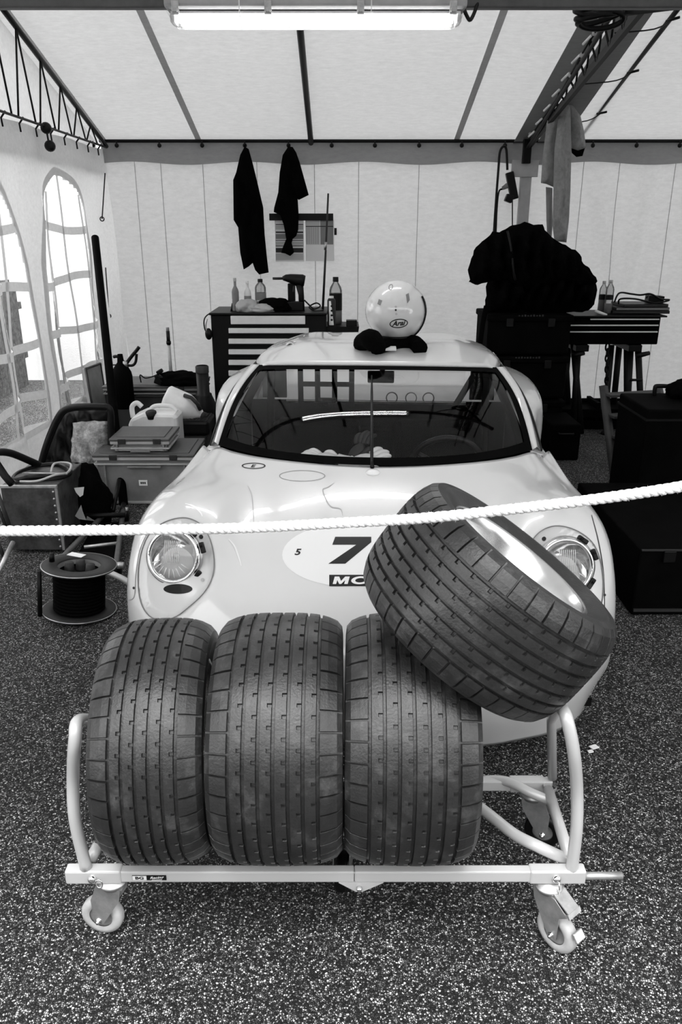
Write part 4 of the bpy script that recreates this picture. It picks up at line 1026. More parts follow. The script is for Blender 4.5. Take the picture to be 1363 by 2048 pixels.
# ------------------------------------------------------------------ tool chest with silver drawers
CY0, CD = 6.15, .5
cxl, cxr = at(424, 700, CY0).x, at(652, 700, CY0).x; ctop = zof(629, CY0)
tc_ = thing('tool_chest', 'tall black tool chest with silver drawer fronts behind the car', 'tool chest', ((cxl + cxr) / 2, CY0 + CD / 2, 0))
MB().box(((cxl + cxr) / 2, CY0 + CD / 2 + .01, (ctop + .1) / 2), (cxr - cxl, CD, ctop - .1), bev=.012).build('carcass', MATS['black_steel'], tc_)
MB().box(((cxl + cxr) / 2, CY0 + CD / 2, ctop + .004), (cxr - cxl + .02, CD + .03, .018), bev=.006).build('top_tray', MATS['black_plastic'], tc_)
rows = [(631.5, 648, 461, 610)] + [(656 + 21.2 * k, 666 + 21.2 * k, 457, 617) for k in range(8)]
for y0, y1, x0, x1 in rows:
    za, zb = zof(y0, CY0), zof(y1, CY0); xa, xb = at(x0, y0, CY0).x, at(x1, y0, CY0).x
    d = MB().box(((xa + xb) / 2, CY0 - .006, (za + zb) / 2), (xb - xa, .022, za - zb), bev=.003).build('drawer', MATS['drawer_silver'], tc_)
    MB().box(((xa + xb) / 2, CY0 - .012, zb - .006), (xb - xa, .014, .008), bev=.002).build('drawer_pull', MATS['black_plastic'], d)
for sx in (cxl + .06, cxr - .06):
    for sy in (CY0 + .06, CY0 + CD - .06):
        MB().cyl((sx - .015, sy, .05), (sx + .015, sy, .05), .05, seg=16).box((sx, sy, .09), (.05, .06, .03)).build('caster', MATS['black_plastic'], tc_)
zs_ = zof(655, CY0); sxr = at(718, 655, CY0).x
MB().prism([(cxr, zs_), (sxr, zs_), (sxr - .01, zof(674, CY0)), (cxr + .12, zof(690, CY0)), (cxr + .12, zof(730, CY0)), (cxr, zof(740, CY0))], CY0 + .05, CY0 + .40).build('side_shelf', MATS['black_steel'], tc_)
MB().box((at(703, 648, CY0).x, CY0 + .12, zs_ + .02), (.085, .08, .05), bev=.004).build('shelf_box', MATS['black_plastic'], tc_)
MB().tube([at(706, 678, CY0 + .1), at(707, 705, CY0 + .1), at(707, 760, CY0 + .1)], .004, 6).build('shelf_cable', MATS['black_plastic'], tc_)
# headphones hanging on its left edge
hp_ = thing('ear_defenders', 'black ear defenders hooked on the left corner of the tool chest', 'ear defenders', at(418, 640, CY0))
MB().tube(spline([at(421, 672, CY0), at(410, 660, CY0), at(408, 640, CY0), at(416, 629, CY0), at(428, 628, CY0), at(436, 640, CY0 + .1)], 6), .010, 8, flat=.5).build('headband', MATS['black_plastic'], hp_)
MB().ball(at(417, 668, CY0 - .01), (.028, .03, .045)).build('ear_cup', MATS['black_plastic'], hp_)
MB().ball(at(432, 650, CY0 + .1), (.028, .03, .045)).build('ear_cup', MATS['black_plastic'], hp_)
MB().tube(spline([at(413, 662, CY0 - .02), at(411, 650, CY0 - .02), at(414, 638, CY0 - .02)], 5), .006, 6).build('wire_arm', MATS['steel'], hp_)
# things on the chest
ZT_ = ctop + .014
def bottle(name, label, px, pyb, pyt, wpx, Y, m, cap, group=None, zb=None, shoulder=.72, lab=None, fill=None):
    b = at(px, pyb, Y); zb = b.z if zb is None else zb; h = at(px, pyt, Y).z - zb; sc = (b - EYEV).dot(FW) / F; r = wpx / 2 * sc
    t = thing(name, label, 'bottle', (b.x, Y, zb), group); c = (b.x, Y, zb)
    MB().lathe([(0, 0), (r * .9, 0), (r, h * .03), (r, h * .30), (r * .95, h * .34), (r, h * .38), (r, h * shoulder), (r * .86, h * (shoulder + .07)), (r * .5, h * (shoulder + .15)), (r * .36, h * (shoulder + .18)), (r * .36, h * .94)], c, 'z', 24).build('flask', m, t)
    MB().lathe([(r * .44, h * .90), (r * .46, h * .91), (r * .44, h), (0, h)], c, 'z', 18).build('cap', cap, t)
    if lab: MB().lathe([(r * 1.015, h * lab[0]), (r * 1.015, h * lab[1])], c, 'z', 28).build('label_band', MATS[lab[2]], t)
    if fill: MB().lathe([(0, h * .01), (r * .95, h * .01), (r * .95, h * fill), (0, h * fill)], c, 'z', 20).build('liquid', MATS['print_grey'], t)
    return t
CYT = CY0 + .14
bottle('spray_bottle', 'tall grey bottle with a pale cap at the left of the tool chest', 472, 626, 556, 14, CYT, MATS['mid_grey'], MATS['light_grey'], zb=ZT_, shoulder=.58)
t = bottle('sealant_tube', 'small white printed tube with a nozzle on the tool chest', 496, 618, 562, 14, CYT + .05, MATS['white_plastic'], MATS['white_plastic'], zb=ZT_, shoulder=.60, lab=(.2, .5, 'print_grey'))
bottle('water_bottle', 'clear bottle with a black cap on the tool chest, left of the drill', 522, 626, 558, 22, CYT + .12, MATS['bottle'], MATS['ink'], zb=ZT_, lab=(.32, .56, 'print_grey'), fill=.25)
bottle('water_bottle', 'large clear bottle with dark label on the side shelf of the tool chest', 671, 652, 554, 25, CY0 + .24, MATS['bottle'], MATS['ink'], zb=zs_ + .0, lab=(.30, .66, 'ink'), fill=.28)
can = thing('spray_can', 'slim printed spray can standing in front of the large clear bottle', 'can', (at(663, 654, CY0 + .1).x, CY0 + .1, zs_))
cz = at(660, 654, CY0 + .1); hh = zof(592, CY0 + .1) - zs_
MB().lathe([(0, 0), (.030, 0), (.032, .006), (.032, hh * .86), (.024, hh * .92), (.018, hh * .93)], (cz.x + .01, CY0 + .1, zs_), 'z', 20).build('body', MATS['dark_grey'], can)
MB().lathe([(.018, hh * .92), (.018, hh), (0, hh)], (cz.x + .01, CY0 + .1, zs_), 'z', 16).build('cap', MATS['white_plastic'], can)
MB().grid(lambda u, v: (cz.x + .01 + .0328 * math.cos(R(235 + 70 * u * (1 - v * .6))), CY0 + .1 + .0328 * math.sin(R(235 + 70 * u * (1 - v * .6))), zs_ + .01 + hh * .8 * v), 6, 6).build('print_flash', MATS['paper'], can)
for k in range(4): MB().ball((cz.x + .012, CY0 + .068, zs_ + .05 + .035 * k), (.009, .002, .009), 10, 6).build('print_dot', MATS['ink'], can)
# cordless impact driver
DY = CY0 + .16
dr = thing('impact_driver', 'black cordless impact driver standing on its battery on the chest', 'drill', (at(590, 622, DY).x, DY, ZT_))
MB().tube([at(545, 557, DY), at(566, 557, DY)], .010, 10).build('socket', MATS['dark_grey'], dr)
MB().tube([at(565, 557, DY), at(571, 556, DY), at(580, 557, DY), at(592, 560, DY), at(604, 561, DY), at(609, 562, DY)], [.016, .026, .034, .044, .046, .040], 16).build('motor_housing', MATS['black_plastic'], dr)
MB().tube([at(598, 566, DY), at(602, 590, DY), at(603, 622, DY)], [.032, .022, .024], 12).build('grip', MATS['black_plastic'], dr)
MB().tube([at(588, 572, DY), at(587, 584, DY)], .009, 8).build('trigger', MATS['dark_grey'], dr)
a, b = at(575, 612, DY), at(606, 612, DY); MB().box(((a.x + b.x) / 2, DY, ZT_ + .035), (b.x - a.x, .075, .07), bev=.006).build('battery', MATS['black_plastic'], dr)
dc = thing('battery_charger', 'black spare battery standing upright beside the impact driver', 'battery', (at(583, 600, DY + .08).x, DY + .08, ZT_))
MB().box((at(583, 600, DY + .1).x, DY + .11, ZT_ + .10), (.058, .06, .20), bev=.006).build('body', MATS['black_plastic'], dc)
MB().box((at(583, 618, DY + .06).x, DY + .062, ZT_ + .022), (.03, .006, .022), bev=.002).build('badge', MATS['mid_grey'], dc)
# rag and leads
def crumple(name, label, cat, c, rx, ry, rz, m, seed=1, amp=.35, parent=None):
    rg2 = random.Random(seed); bm = bmesh.new(); bmesh.ops.create_icosphere(bm, subdivisions=4, radius=1)
    k = [(Vector((rg2.uniform(-1, 1), rg2.uniform(-1, 1), rg2.uniform(-1, 1))).normalized() * rg2.uniform(2, 9), rg2.uniform(0, 6)) for _ in range(14)]
    vs = []
    for v in bm.verts:
        d = sum(abs(math.sin(v.co.dot(a) + b_)) / (1 + a.length * .35) for a, b_ in k) / 3.0
        q = v.co * (1 - amp + amp * d * 1.6); vs.append((c[0] + q.x * rx, c[1] + q.y * ry, c[2] + max(q.z, -.55) * rz))
    bm.verts.index_update(); fs = [[v.index for v in f.verts] for f in bm.faces]; bm.free()
    if cat:
        o = MB().add(vs, fs, True); t = thing(name, label, cat, (c[0], c[1], c[2] - rz * .55)); o.build('cloth', m, t); return t
    return MB().add(vs, fs, True).build(name, m, parent)
q = at(494, 618, CYT - .05); crumple('wiping_rag', 'crumpled pale rag on the tool chest in front of the bottles', 'rag', (q.x, q.y, ZT_ + .03), .075, .06, .055, MATS['light_grey'], 3)
q = at(522, 620, CYT - .06); crumple('wiping_rag', 'flat pale rag beside the crumpled one on the tool chest', 'rag', (q.x, q.y, ZT_ + .018), .085, .06, .034, MATS['light_grey'], 8)
q = at(550, 615, CYT); crumple('work_glove', 'black glove lying between the rags and the driver', 'glove', (q.x, q.y, ZT_ + .03), .11, .06, .055, MATS['black_cloth'], 5)
cb = thing('coiled_lead', 'thin dark lead looped on the right of the tool chest top', 'cable', at(630, 618, CYT))
MB().tube(spline([at(608, 600, CYT), at(618, 610, CYT), at(628, 618, CYT), at(640, 612, CYT + .05), at(632, 606, CYT + .1), at(618, 614, CYT + .1), at(630, 622, CYT), at(646, 621, CYT)], 6), .006, 6).build('lead', MATS['black_plastic'], cb)
pn = thing('pen', 'short black stick leaning at the left end of the chest top', 'stick', at(463, 625, CYT))
MB().tube([at(462, 626, CYT), at(466, 607, CYT)], [.010, .012], 8).build('shaft', MATS['black_plastic'], pn)
# ------------------------------------------------------------------ left side: extinguisher, crates, cans, seat, reel ...
def euro_crate(name, label, x, y, z, w, d, h, m, group='grey stacking crates', lid=False, lab=False):
    t = thing(name, label, 'crate', (x + w / 2, y + d / 2, z), group)
    b = MB(); e = .012
    b.box((x + w / 2, y + d / 2, z + .006), (w - .05, d - .05, .012))
    for (cx_, cy_, sx, sy) in ((x + w / 2, y + .02, w - .03, .006), (x + w / 2, y + d - .02, w - .03, .006), (x + .02, y + d / 2, .006, d - .03), (x + w - .02, y + d / 2, .006, d - .03)):
        b.box((cx_, cy_, z + h / 2), (sx, sy, h))
    b.build('tub', m, t)
    r = MB()
    for zz, hh in ((z + h - .012, .018), (z + h - .045, .010)):
        r.box((x + w / 2, y + .008, zz), (w, .02, hh), bev=.002); r.box((x + w / 2, y + d - .008, zz), (w, .02, hh), bev=.002)
        r.box((x + .008, y + d / 2, zz), (.02, d, hh), bev=.002); r.box((x + w - .008, y + d / 2, zz), (.02, d, hh), bev=.002)
    r.box((x + w / 2, y + .012, z + .012), (w - .04, .012, .014), bev=.002)
    r.build('rim', MATS['light_grey' if m is MATS['mid_grey'] else 'mid_grey'], t)
    for fx in (.10, .90):
        MB().box((x + w * fx, y + .010, z + h * .45), (.012, .020, h * .8), bev=.002).build('rib', m, t)
    MB().box((x + w * .5, y + .004, z + h - .062), (w * .34, .02, .012), bev=.003).build('handle', m, t)
    if lid:
        l = MB().box((x + w / 2, y + d / 2, z + h + .006), (w + .012, d + .012, .016), bev=.005).box((x + w / 2, y + d / 2, z + h + .015), (w - .06, d - .06, .008), bev=.003).build('lid', MATS['lid_grey'], t)
        for fx in (.2, .8): MB().box((x + w * fx, y - .006, z + h - .002), (.045, .012, .03), bev=.003).build('lid_clip', MATS['dark_grey'], l)
    if lab:
        q = MB().box((x + w * .47, y + .014, z + h * .45), (.05, .004, .034)).build('label_card', MATS['paper'], t)
        for k in range(3): MB().box((x + w * .47 - .011 + .011 * k, y + .0115, z + h * .45), (.008, .001, .013)).build('printed_mark', MATS['dark_grey'], q)
    return t
q = gnd(197, 1003); CYA = 4.36
euro_crate('stacking_crate', 'large grey lidded crate with white label, lower of the stacked pair', at(196, 1003, CYA).x, CYA, 0, .585, .38, zof(914, CYA), MATS['mid_grey'], lid=True, lab=True)
zl = zof(914, CYA) + .024; XA = at(224, 940, CYA).x
euro_crate('stacking_crate', 'small grey lidded crate on top of the stacked pair', XA, CYA + .02, zl, at(340, 940, CYA).x - XA, .30, zof(882, CYA + .02) - zl, MATS['mid_grey'], lid=True)
# dark crate at the back with rim, carrying the clutter
YD = 5.85; xa, xb = at(207, 790, YD).x, at(402, 790, YD).x
ztp = zof(776, YD)
euro_crate('stacking_crate', 'dark grey crate by the back wall under the extinguisher', xa, YD, 0, xb - xa, .42, ztp, MATS['dark_grey'], lid=True)
ztp += .024
# extinguisher
YE = 5.72
sc_ = (at(250, 780, YE) - EYEV).dot(FW) / F
ex = thing('fire_extinguisher', 'black fire extinguisher standing near the long leaning pole', 'extinguisher', (at(250, 800, YE).x, YE, zof(815, YE)))
c = at(250, 815, YE); r = 20 * sc_
hB = zof(752, YE) - c.z
MB().lathe([(0, 0), (r, 0), (r, hB), (r * .93, hB + .03), (r * .7, hB + .065), (r * .34, hB + .10), (r * .25, hB + .16), (0, hB + .16)], tuple(c), 'z', 28).build('cylinder', MATS['dull_black'], ex)
MB().cyl(at(250, 735, YE), at(250, 722, YE), .022, seg=12).build('valve', MATS['galv'], ex)
MB().tube(spline([at(252, 728, YE), at(262, 714, YE), at(272, 702, YE), at(278, 694, YE)], 5), .013, 8).build('lever', MATS['black_plastic'], ex)
MB().tube(spline([at(250, 730, YE), at(264, 731, YE), at(271, 724, YE), at(273, 708, YE)], 5), .010, 8).build('carry_handle', MATS['black_plastic'], ex)
MB().tube(spline([at(249, 728, YE), at(242, 718, YE), at(234, 713, YE), at(226, 714, YE)], 5), [.012] * 15 + [.008], 8).build('nozzle', MATS['black_plastic'], ex)
MB().tube([at(225, 730, YE), at(246, 729, YE)], .005, 6).build('pin', MATS['black_plastic'], ex)
MB().ball(at(236, 765, YE - .06), (.012, .004, .03)).build('gauge', MATS['steel'], ex)
# wall-leaning grey panel
lp = thing('leaning_panel', 'flat grey framed panel leaning on the window wall', 'panel', at(195, 812, 5.95))
A_, B_, C_, D_ = at(171, 738, 5.85), at(200, 727, 6.25), at(214, 815, 6.15), at(186, 822, 5.75)
MB().add([A_, B_, C_, D_] + [v + Vector((-.03, 0, 0)) for v in (A_, B_, C_, D_)], [(0, 1, 2, 3), (7, 6, 5, 4), (0, 4, 5, 1), (1, 5, 6, 2), (2, 6, 7, 3), (3, 7, 4, 0)]).build('board', MATS['mid_grey'], lp)
MB().tube([A_, B_, C_, D_], .012, 6, closed=True).build('frame', MATS['dark_grey'], lp)
# breather tube standing among the tools
bt = thing('filler_tube', 'upright clear tube with black ends standing on the dark crate', 'tube', (at(343, 765, YD + .1).x, YD + .1, ztp))
x_ = at(343, 765, YD + .1).x
MB().tube([(x_, YD + .1, ztp + .02), (x_, YD + .1, zof(690, YD + .1))], .013, 10).build('clear_tube', MATS['light_grey'], bt)
MB().tube([(x_, YD + .1, zof(690, YD + .1)), (x_, YD + .1, zof(662, YD + .1))], .014, 10).cyl((x_, YD + .1, zof(688, YD + .1)), (x_, YD + .1, zof(682, YD + .1)), .018).build('black_sleeve', MATS['black_plastic'], bt)
MB().tube([(x_, YD + .1, zof(662, YD + .1)), (x_, YD + .1, zof(655, YD + .1))], .012, 10).build('cap', MATS['mid_grey'], bt)
MB().lathe([(.04, 0), (.03, .03), (.016, .05), (.016, .09)], (x_, YD + .1, ztp), 'z', 16).build('base', MATS['black_plastic'], bt)
# clutter on the crate: clamp, tool roll
cl_ = thing('hand_clamp', 'dark hand clamp with a bent wire arm on the dark crate', 'clamp', at(310, 768, YD))
q = at(318, 760, YD); MB().box((q.x, q.y, ztp + .04), (.06, .05, .07), rot=(0, R(20), 0), bev=.008).box((q.x + .01, q.y, ztp + .10), (.05, .04, .03), rot=(0, R(-30), 0), bev=.008).build('jaw', MATS['black_steel'], cl_)
MB().tube(spline([at(282, 765, YD), at(280, 750, YD), at(290, 756, YD), at(305, 753, YD), at(318, 747, YD)], 5), .005, 6).build('wire_arm', MATS['black_steel'], cl_)
q = at(362, 764, YD + .05); crumple('tool_bag', 'dark heap of cloth at the right of the dark crate top', 'bag', (q.x, q.y, ztp + .03), .16, .10, .055, MATS['black_cloth'], 11)
bb = thing('funnel_can', 'black cylinder with stepped top standing beside the tool chest', 'canister', at(407, 800, 5.6))
q = at(407, 790, 5.6); zt0 = zof(812, 5.6); 
MB().lathe([(0, -zt0 * .98), (.085, -zt0 * .98), (.085, .02), (.06, .08), (.06, .09), (.045, .10), (.045, zof(733, 5.6) - zt0), (0, zof(733, 5.6) - zt0)], (q.x, q.y, zt0), 'z', 20).build('body', MATS['black_plastic'], bb)
MB().lathe([(.048, zof(745, 5.6) - zt0), (.048, zof(733, 5.6) - zt0), (.04, zof(731, 5.6) - zt0)], (q.x, q.y, zt0), 'z', 20).build('collar', MATS['dark_grey'], bb)
# bucket with mesh basket, the white jug lying on it
YK = 5.05
bk = thing('parts_bin', 'black mesh-topped bin holding the white jug', 'bin', at(385, 905, YK))
x0, x1 = at(358, 860, YK).x, at(414, 860, YK).x; z1 = zof(842, YK)
MB().box(((x0 + x1) / 2, YK + .12, z1 * .36), (x1 - x0 - .02, .24, z1 * .7), bev=.012).build('tub', MATS['dark_grey'], bk)
MB().box(((x0 + x1) / 2, YK + .12, z1 * .86), (x1 - x0 + .03, .27, z1 * .28), bev=.02).build('basket', MATS['black_plastic'], bk)
msh = MB()
for k in range(9):
    msh.box((x0 + (x1 - x0) * k / 8, YK + .10, z1 + .004), (.004, .22, .006)); 
for k in range(7): msh.box(((x0 + x1) / 2, YK + .10 + .035 * (k - 3), z1 + .004), (x1 - x0, .004, .006))
tag(msh.build('basket_mesh', MATS['dark_grey'], bk), kind='stuff')
jg = thing('fuel_jug', 'translucent white jug lying on its side on the black bin', 'jug', at(365, 838, YK + .1))
JC = at(362, 812, YK + .1); JM = Matrix.Translation(JC) @ Matrix.Rotation(R(24), 4, 'Y')
def jugs(u, v):
    a = 2 * math.pi * u; h = -.13 + .28 * v; 
    r = .10 if v < .55 else .10 - .075 * ((v - .55) / .45) ** 1.5
    if v < .06: r *= (v / .06) ** .4
    return Vector((h, r * .85 * math.cos(a), r * math.sin(a)))
MB().grid(jugs, 28, 24, M=JM).build('jug_body', MATS['white_plastic'], jg)
MB().tube([JM @ Vector(v) for v in ((.0, -.05, .09), (.05, -.07, .10), (.10, -.06, .075), (.13, -.04, .04))], .014, 8).build('grip', MATS['dark_grey'], jg)
MB().cyl(JM @ Vector((.145, 0, 0)), JM @ Vector((.175, 0, 0)), .026, seg=16).build('cap', MATS['dark_grey'], jg)
# white jerry can
YJ = 4.82
jc = thing('jerry_can', 'white plastic jerry can with black cap behind the small crate', 'jerry can', at(303, 905, YJ))
x0, x1 = at(256, 860, YJ).x, at(356, 860, YJ).x; zj = zof(836, YJ)
jw = x1 - x0
MB().prism([(x0, .01), (x1, .01), (x1, zj), (x1 - .02, zj + .025), (x0 + .10, zj + .03), (x0 + .02, zj - .005), (x0, zj - .05)], YJ, YJ + .19).build('container', MATS['white_plastic'], jc, bevel=.022)
MB().tube(spline([(x0 + .012, YJ + .10, zj - .02), (x0 + .012, YJ + .10, zj + .05), (x0 + .045, YJ + .10, zj + .075), (x0 + .075, YJ + .10, zj + .05)], 5), .016, 10).build('carry_handle', MATS['white_plastic'], jc)
MB().cyl((x0 + .15, YJ + .03, zj - .002), (x0 + .15, YJ + .02, zj + .035), .036, .034, 20).build('cap', MATS['ink'], jc)
MB().tube(spline([(x0 + .12, YJ + .10, zj + .02), (x0 + .16, YJ + .10, zj + .055), (x0 + .26, YJ + .10, zj + .055), (x1 - .02, YJ + .10, zj + .02)], 5), .014, 10).build('top_grip', MATS['white_plastic'], jc)
# bucket seat shell
YS = 4.55
st_ = thing('bucket_seat', 'black racing seat shell with torn foam padding by the window wall', 'seat', at(150, 985, YS))
def shell_pt(px, py, Y): return at(px, py, Y)
out = [(82,930),(90,900),(104,862),(120,830),(134,818),(160,814),(200,814),(219,818),(222,850),(222,900),(216,945),(212,960),(180,975),(140,985),(100,985),(85,965)]
vs, fs = garment('s', '', '', out, YS + .12, .05, None, 2)
MB().add(vs, fs, True).build('shell', MATS['black_plastic'], st_)
rim_pts = [at(x, y, YS + .02) for x, y in out[:12]]
MB().tube(spline(rim_pts, 4), .022, 8).build('shell_edge', MATS['black_plastic'], st_)
vs, fs = garment('f', '', '', [(146,846),(180,842),(214,844),(218,870),(214,905),(210,930),(196,940),(160,936),(143,925),(143,880)], YS + .04, .05, None, 9)
fo = MB().add(vs, fs, True).build('foam_pad', MATS['foam'], st_); cloud(fo, .035, .05)
MB().box(at(172, 962, YS - .02), (.16, .18, .05), rot=(R(10), 0, R(5)), bev=.02).build('seat_base', MATS['foam'], st_)
# riveted metal box with straps and cables on it
YM = 3.62
x0, x1 = at(14, 1060, YM).x, at(124, 1060, YM).x; zm = zof(972, YM)
mb_ = thing('metal_box', 'dented riveted metal box with cables on top at the left', 'box', ((x0 + x1) / 2, YM + .2, 0))
MB().box(((x0 + x1) / 2, YM + .2, zm / 2 + .01), (x1 - x0, .4, zm - .02), bev=.004).build('carcass', MATS['dirty_metal'], mb_)
MB().box(((x0 + x1) / 2, YM + .004, zm - .004), (x1 - x0 + .006, .014, .014), bev=.002).build('top_edge', MATS['galv'], mb_)
MB().box((x1 - .004, YM + .004, zm / 2 + .01), (.012, .012, zm - .02)).build('corner_strip', MATS['mid_grey'], mb_)
for k in range(9): MB().ball((x1 - .018, YM - .002, .04 + k * (zm - .07) / 8), (.006, .004, .006), 8, 5).build('rivet', MATS['galv'], mb_)
def cable(name, label, pts, r, m, cat='cable', n=8):
    P = [at(*q) for q in pts]; t = thing(name, label, cat, P[0]); MB().tube(spline(P, n), r, 8).build('cord', m, t); return t
cable('air_hose', 'black hose looped over the riveted metal box', [(30,968,3.66),(70,962,3.7),(110,958,3.72),(140,945,3.8),(120,930,3.95),(80,932,3.95),(40,945,3.85),(28,960,3.75),(60,955,3.7),(120,950,3.75)], .014, MATS['black_plastic'])
cable('pale_cord', 'pale cord curling over the black hose on the metal box', [(40,963,3.64),(75,962,3.64),(110,950,3.68),(135,945,3.75),(142,930,3.85),(128,925,3.9),(108,928,3.86),(102,945,3.8)], .006, MATS['light_grey'])
lv = thing('lever_bar', 'flat steel bar lying across the top of the metal box', 'bar', at(90, 948, 3.7)); MB().box(at(90, 947, 3.72), (.22, .012, .006), rot=(0, R(2), R(4))).build('bar', MATS['steel'], lv)
tb = thing('sack_truck', 'black tubular sack truck handle over the metal box at the left edge', 'sack truck', at(20, 1130, 3.5))
def P3(*q): return at(*q)
MB().tube(spline([P3(95, 938, 4.0), P3(60, 922, 3.9), P3(20, 906, 3.75), P3(-8, 906, 3.65), P3(-10, 922, 3.62)], 5) + [P3(10, 952, 3.6), P3(24, 968, 3.58)], .019, 10).build('handle', MATS['black_steel'], tb)
MB().tube([P3(-5, 985, 3.5), P3(22, 1060, 3.5)], .010, 8).build('frame_tube', MATS['dark_grey'], tb); MB().tube([P3(-8, 1002, 3.5), P3(12, 1055, 3.5)], .008, 8).build('frame_tube', MATS['dark_grey'], tb)
MB().tube([P3(26, 1085, 3.42), P3(-6, 1150, 3.2)], .012, 8).build('frame_tube', MATS['galv'], tb); MB().tube([P3(-5, 1080, 3.4), P3(8, 1116, 3.4)], .009, 8).build('frame_tube', MATS['dark_grey'], tb)
MB().lathe([(.02, -.02), (.09, -.03), (.105, -.02), (.105, .02), (.09, .03), (.02, .02)], tuple(gnd(-60, 1150, .105)), 'x', 24).build('wheel', MATS['rubber_dark'], tb)
# bag with white labels
q = at(170, 1005, 4.02); bg = crumple('kit_bag', 'crumpled black bag with white papers beside the metal box', 'bag', (q.x, q.y, .12), .12, .11, .19, MATS['black_cloth'], 21, .3)
b = MB()
for pts in (((148,976),(168,974),(166,990),(160,994),(152,985)), ): b.add([at(x, y, 3.80) for x, y in pts], [tuple(range(5))])
b.build('paper_scrap', MATS['paper'], bg, solid=.002)
MB().add([at(x, y, 3.80) for x, y in ((150,1032),(162,1010),(165,1022),(172,1040),(158,1038))], [(0,1,2,3,4)]).build('plastic_scrap', MATS['light_grey'], bg, solid=.002)
MB().add([at(x, y, 3.78) for x, y in ((174,1032),(190,1042),(172,1040))], [(0,1,2)]).build('plastic_scrap', MATS['mid_grey'], bg, solid=.002)
# flat trolley with its long drawbar leaning on the wall
dt = thing('flat_dolly', 'black flat dolly frame with a long pole handle leaning to the corner', 'dolly', gnd(165, 1095))
g0, g1_, g2b, g3b = gnd(92, 1133, .06), gnd(245, 1130, .06), gnd(262, 1040, .06), gnd(150, 1042, .06)
MB().tube([g0, g1_], .013, 8).build('front_axle', MATS['dark_grey'], dt)
MB().tube([gnd(140, 1032, .1), gnd(250, 1030, .1)], .014, 8).build('rear_bar', MATS['black_steel'], dt)
MB().tube([gnd(112, 1128, .06), gnd(215, 1022, .08)], .014, 8).build('side_member', MATS['lid_grey'], dt)
MB().tube([gnd(232, 1132, .06), gnd(246, 1020, .08)], .014, 8).build('side_member', MATS['lid_grey'], dt)
MB().tube([gnd(168, 1094, .07), gnd(238, 1086, .07)], .009, 8).build('cross_bar', MATS['galv'], dt)
MB().add([gnd(150, 1120, .03), gnd(235, 1118, .03), gnd(243, 1045, .03), gnd(190, 1048, .03)], [(0,1,2,3)]).build('tray', MATS['dull_black'], dt, solid=.01)
for px, py in ((95, 1133), (243, 1131), (222, 1020), (252, 1020)): q = gnd(px, py, .06); MB().cyl((q.x - .02, q.y, q.z), (q.x + .012, q.y, q.z), .018, seg=6).build('bolt', MATS['galv'], dt)
for px, py in ((110, 1140), (236, 1138), (205, 1035), (252, 1032)):
    q = gnd(px, py, .03); MB().cyl((q.x - .012, q.y, .031), (q.x + .012, q.y, .031), .03, seg=16).build('dolly_wheel', MATS['black_plastic'], dt)
hA, hB_ = at(247, 1008, 4.28), at(190, 475, 5.75)
MB().tube([hA, hB_], [.026, .026], 12).build('pole_handle', MATS['dull_black'], dt)
MB().tube([hA, gnd(245, 1022, .08)], .016, 8).build('pole_pivot', MATS['black_steel'], dt); MB().tube([at(238, 960, 4.25), gnd(226, 1022, .08)], .012, 8).build('pole_stay', MATS['black_steel'], dt)
# bright bent tube
bn = thing('bent_tube', 'pale bent metal tube leaning behind the cable reel', 'tube', at(142, 1148, 3.1))
MB().tube(spline([at(140, 1152, 3.34), at(141, 1138, 3.34), at(150, 1126, 3.33), at(165, 1124, 3.31), at(200, 1138, 3.26), at(240, 1155, 3.2), at(262, 1168, 3.16)], 7), .014, 12).build('tube', MATS['silver_paint'], bn)
# cable reel
rl = thing('cable_reel', 'black cable reel with two flanges standing on the asphalt, left of the car', 'cable reel', gnd(150, 1240), local=True, rot=(R(-4), R(5), 0))
rl.location = (gnd(146, 1245).x, 2.98, .012)
fr_ = .152; zf = .20
for z in (0.0, zf): MB().lathe([(.088, z), (.088, z + .008), (fr_, z + .008), (fr_ + .003, z + .003), (fr_, z), (.088, z)], seg=48).build('flange', MATS['dark_grey'], rl)
MB().tube([(fr_ * math.cos(a), fr_ * math.sin(a), zf + .006) for a in [2 * math.pi * k / 48 for k in range(48)]], .0025, 6, closed=True).build('flange_edge', MATS['steel'], rl)
MB().tube([(fr_ * math.cos(a), fr_ * math.sin(a), .006) for a in [2 * math.pi * k / 48 for k in range(48)]], .0025, 6, closed=True).build('flange_edge', MATS['steel'], rl)
MB().lathe([(.092, .008), (.092, zf - .03), (.0, zf - .03)], seg=40).build('drum', MATS['black_plastic'], rl)
cbm = MB()
for k in range(12): cbm.tube([(.10 * math.cos(a), .10 * math.sin(a), .02 + .0145 * k) for a in [2 * math.pi * j / 32 for j in range(32)]], .0075, 6, closed=True)
tag(cbm.build('wound_cable', MATS['dull_black'], rl), kind='stuff')
for a in (100, 170, 10):
    MB().lathe([(0, .022), (.018, .022), (.020, .0), (.020, -.02)], (.045 * math.cos(R(a)), .045 * math.sin(R(a)), zf - .012), 'z', 18).build('socket_outlet', MATS['dark_grey'], rl)
MB().lathe([(.086, zf - .02), (.090, zf + .006)], seg=40).build('hub_rim', MATS['mid_grey'], rl)
MB().box((-.045, .105, zf + .0105), (.07, .04, .002), rot=(0, 0, R(-15))).build('sticker', MATS['paper'], rl)
q = MB().box((-.025, -.045, zf - .025), (.05, .045, .002), rot=(0, 0, R(-8))).build('warning_sticker', MATS['paper'], rl)
for k in range(4): MB().box((-.025, -.058 + .008 * k, zf - .0235), (.036, .0022, .0006), rot=(0, 0, R(-8))).build('printed_line', MATS['mid_grey'], q)
MB().tube([(-.118, .01, zf + .008), (-.118, .01, zf + .045)], [.012, .010], 10).build('crank_knob', MATS['black_plastic'], rl)
